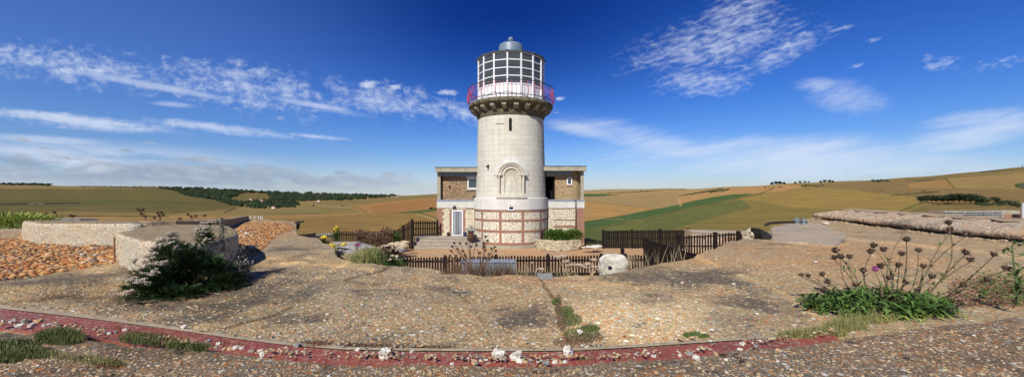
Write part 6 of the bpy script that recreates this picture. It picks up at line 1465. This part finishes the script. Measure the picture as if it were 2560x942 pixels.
mass('scrub','scattered dark scrub on the right hillside',[(U(2180,2225),U(449,455),U(2,5)) for _ in range(40)]+[(U(2000,2060),U(463,467),U(2,4)) for _ in range(22)]+[(U(2120,2330),U(474,482),U(1.5,3)) for _ in range(30)]+[(U(1910,1965),U(467,470),U(2,3)) for _ in range(14)],'wood_far2',.6)
mass('scrub','dark strip of scrub and shadow line below the right copse',[(2300+k*3.2,506+U(-1,1)+k*.12,U(2.5,5)) for k in range(26)]+[(U(2440,2545),U(503,514),U(4,9)) for _ in range(70)]+[(2330+k*2,511+U(-.6,.6),U(2,3)) for k in range(60)],'wood_far2',.5)
def fartree(px,py,h_,label,group,mat='wood_far'):
    g=terr(px,py); H=h_/F*g.y; o=thing('tree',label,'tree',g,group)
    mb=MB(); mb.tube([g,(g.x,g.y,g.z+H*.35),(g.x+H*.02,g.y,g.z+H*.7)],[H*.05,H*.035,H*.015],5); mb.build('trunk',M['trunk'],o)
    mb=MB()
    for k in range(16):
        a=U(0,6.28); rr=U(0,.38)*H; mb.ico((g.x+rr*math.cos(a)*1.15,g.y+rr*math.sin(a),g.z+H*U(.32,.78)),H*U(.16,.26),1,(1.1,1,.8),.5,freq=2.6)
    leafmass(mb,(g.x,g.y,g.z+H*.55),H*.62,H*.55,H*.42,160,H*.13,H*.10,.0,.8)
    mb.build('crown',M[mat],o)
for px,py,h_ in [(2302,502,14),(2314,502,16),(2328,502,17),(2342,503,17),(2356,503,18),(2370,503,19),(2384,503,21),(2398,503,22),(2412,503,21),(2426,504,22),(2440,504,21),(2452,505,17),(2464,505,15),(2488,503,14),(2505,509,10),(2530,514,12),(2545,517,13)]:
    fartree(px,py+2,h_,'dark round tree of the copse on the right hillside','trees of the right hillside copse','wood_far2' if px>2450 else 'wood_far')
for px,py,h_ in [(1930,462,7),(1940,461,8),(1950,461,8),(1960,461,6)]: fartree(px,py,h_,'dark tree of the first small clump on the right skyline','first clump on the right skyline')
for px,py,h_ in [(1988,459,5),(2000,458,6),(2012,457,5),(2022,457,4)]: fartree(px,py,h_,'dark tree of the second small clump on the right skyline','second clump on the right skyline')
for px,py,h_ in [(2052,457,6),(2062,456,7),(2074,456,7),(2082,456,5)]: fartree(px,py,h_,'dark tree of the third small clump on the right skyline','third clump on the right skyline')
fartree(1078,524,7,'dark bush tree beside the lane left of the house',None); fartree(1088,524,5,'smaller dark bush against the left wall of the house',None)
fartree(784,516,5,'lone small tree by the curved field lane',None); fartree(855,516,3.5,'tiny lone bush at the bend of the field lane',None)
# village
g=terr(800,495)
def house(px,py,w_,wallm,label,group):
    g=terr(px,py); W=w_/F*g.y; o=thing('cottage',label,'house',g,group); D=W*.7; H=W*.45
    mb=MB(); mb.box(g.x-W/2,g.x+W/2,g.y-D/2,g.y+D/2,g.z-W*.2,g.z+H); mb.build('wall',M[wallm],o)
    mb=MB(); mb.add([(g.x-W*.55,g.y-D*.6,g.z+H),(g.x+W*.55,g.y-D*.6,g.z+H),(g.x+W*.55,g.y+D*.6,g.z+H),(g.x-W*.55,g.y+D*.6,g.z+H),(g.x-W*.5,g.y,g.z+H*1.8),(g.x+W*.5,g.y,g.z+H*1.8)],[(0,1,5,4),(1,2,5),(2,3,4,5),(3,0,4),(0,3,2,1)]); mb.build('roof',M['house_roof'],o)
rg=np.random.RandomState(11)
for k in range(58):
    px=rg.uniform(690,1000); py=np.interp(px,[690,1000],[494,491])+rg.uniform(-7,7)*(1-(px-690)/400); py=max(py,interp(px,skyl)+2.5)
    house(px,py,rg.uniform(3,5),'house_wall','red roofed village house among the valley trees','village houses among the valley trees')
for px,py,w_,lab in [(718,491,5,'white village house highest in the left wood'),(752,499,6,'white house at the lower edge of the wood'),(797,503,6,'pale house where the wood meets the field'),(684,520,8,'long white barn at the foot of the lower copse'),(668,506,3.5,'tiny white shed between the two copses')]:
    house(px,py+1,w_,'house_white',lab,None)
for px,py in ((628,498),(652,500),(658,503)): house(px,py+2,7,'house_wall','farm building beside the clearing in the valley','farm buildings by the clearing')
# pole line on the right skyline
g=terr(2556,420); mb=MB(); mb.tube([(g.x,g.y,g.z-2),(g.x,g.y,g.z+9/F*g.y)],.8,5); o=mb.build('mast',M['iron']); tag(o,'thin mast on the far right skyline','mast')
for px in (1525,1530,1535):
    g=terr(px,486); mb=MB(); mb.tube([(g.x,g.y,g.z),(g.x,g.y,g.z+6/F*g.y)],.9,5); o=mb.build('pole',M['iron']); tag(o,'slender pole of the row of three in the far tan field','pole','row of far poles')
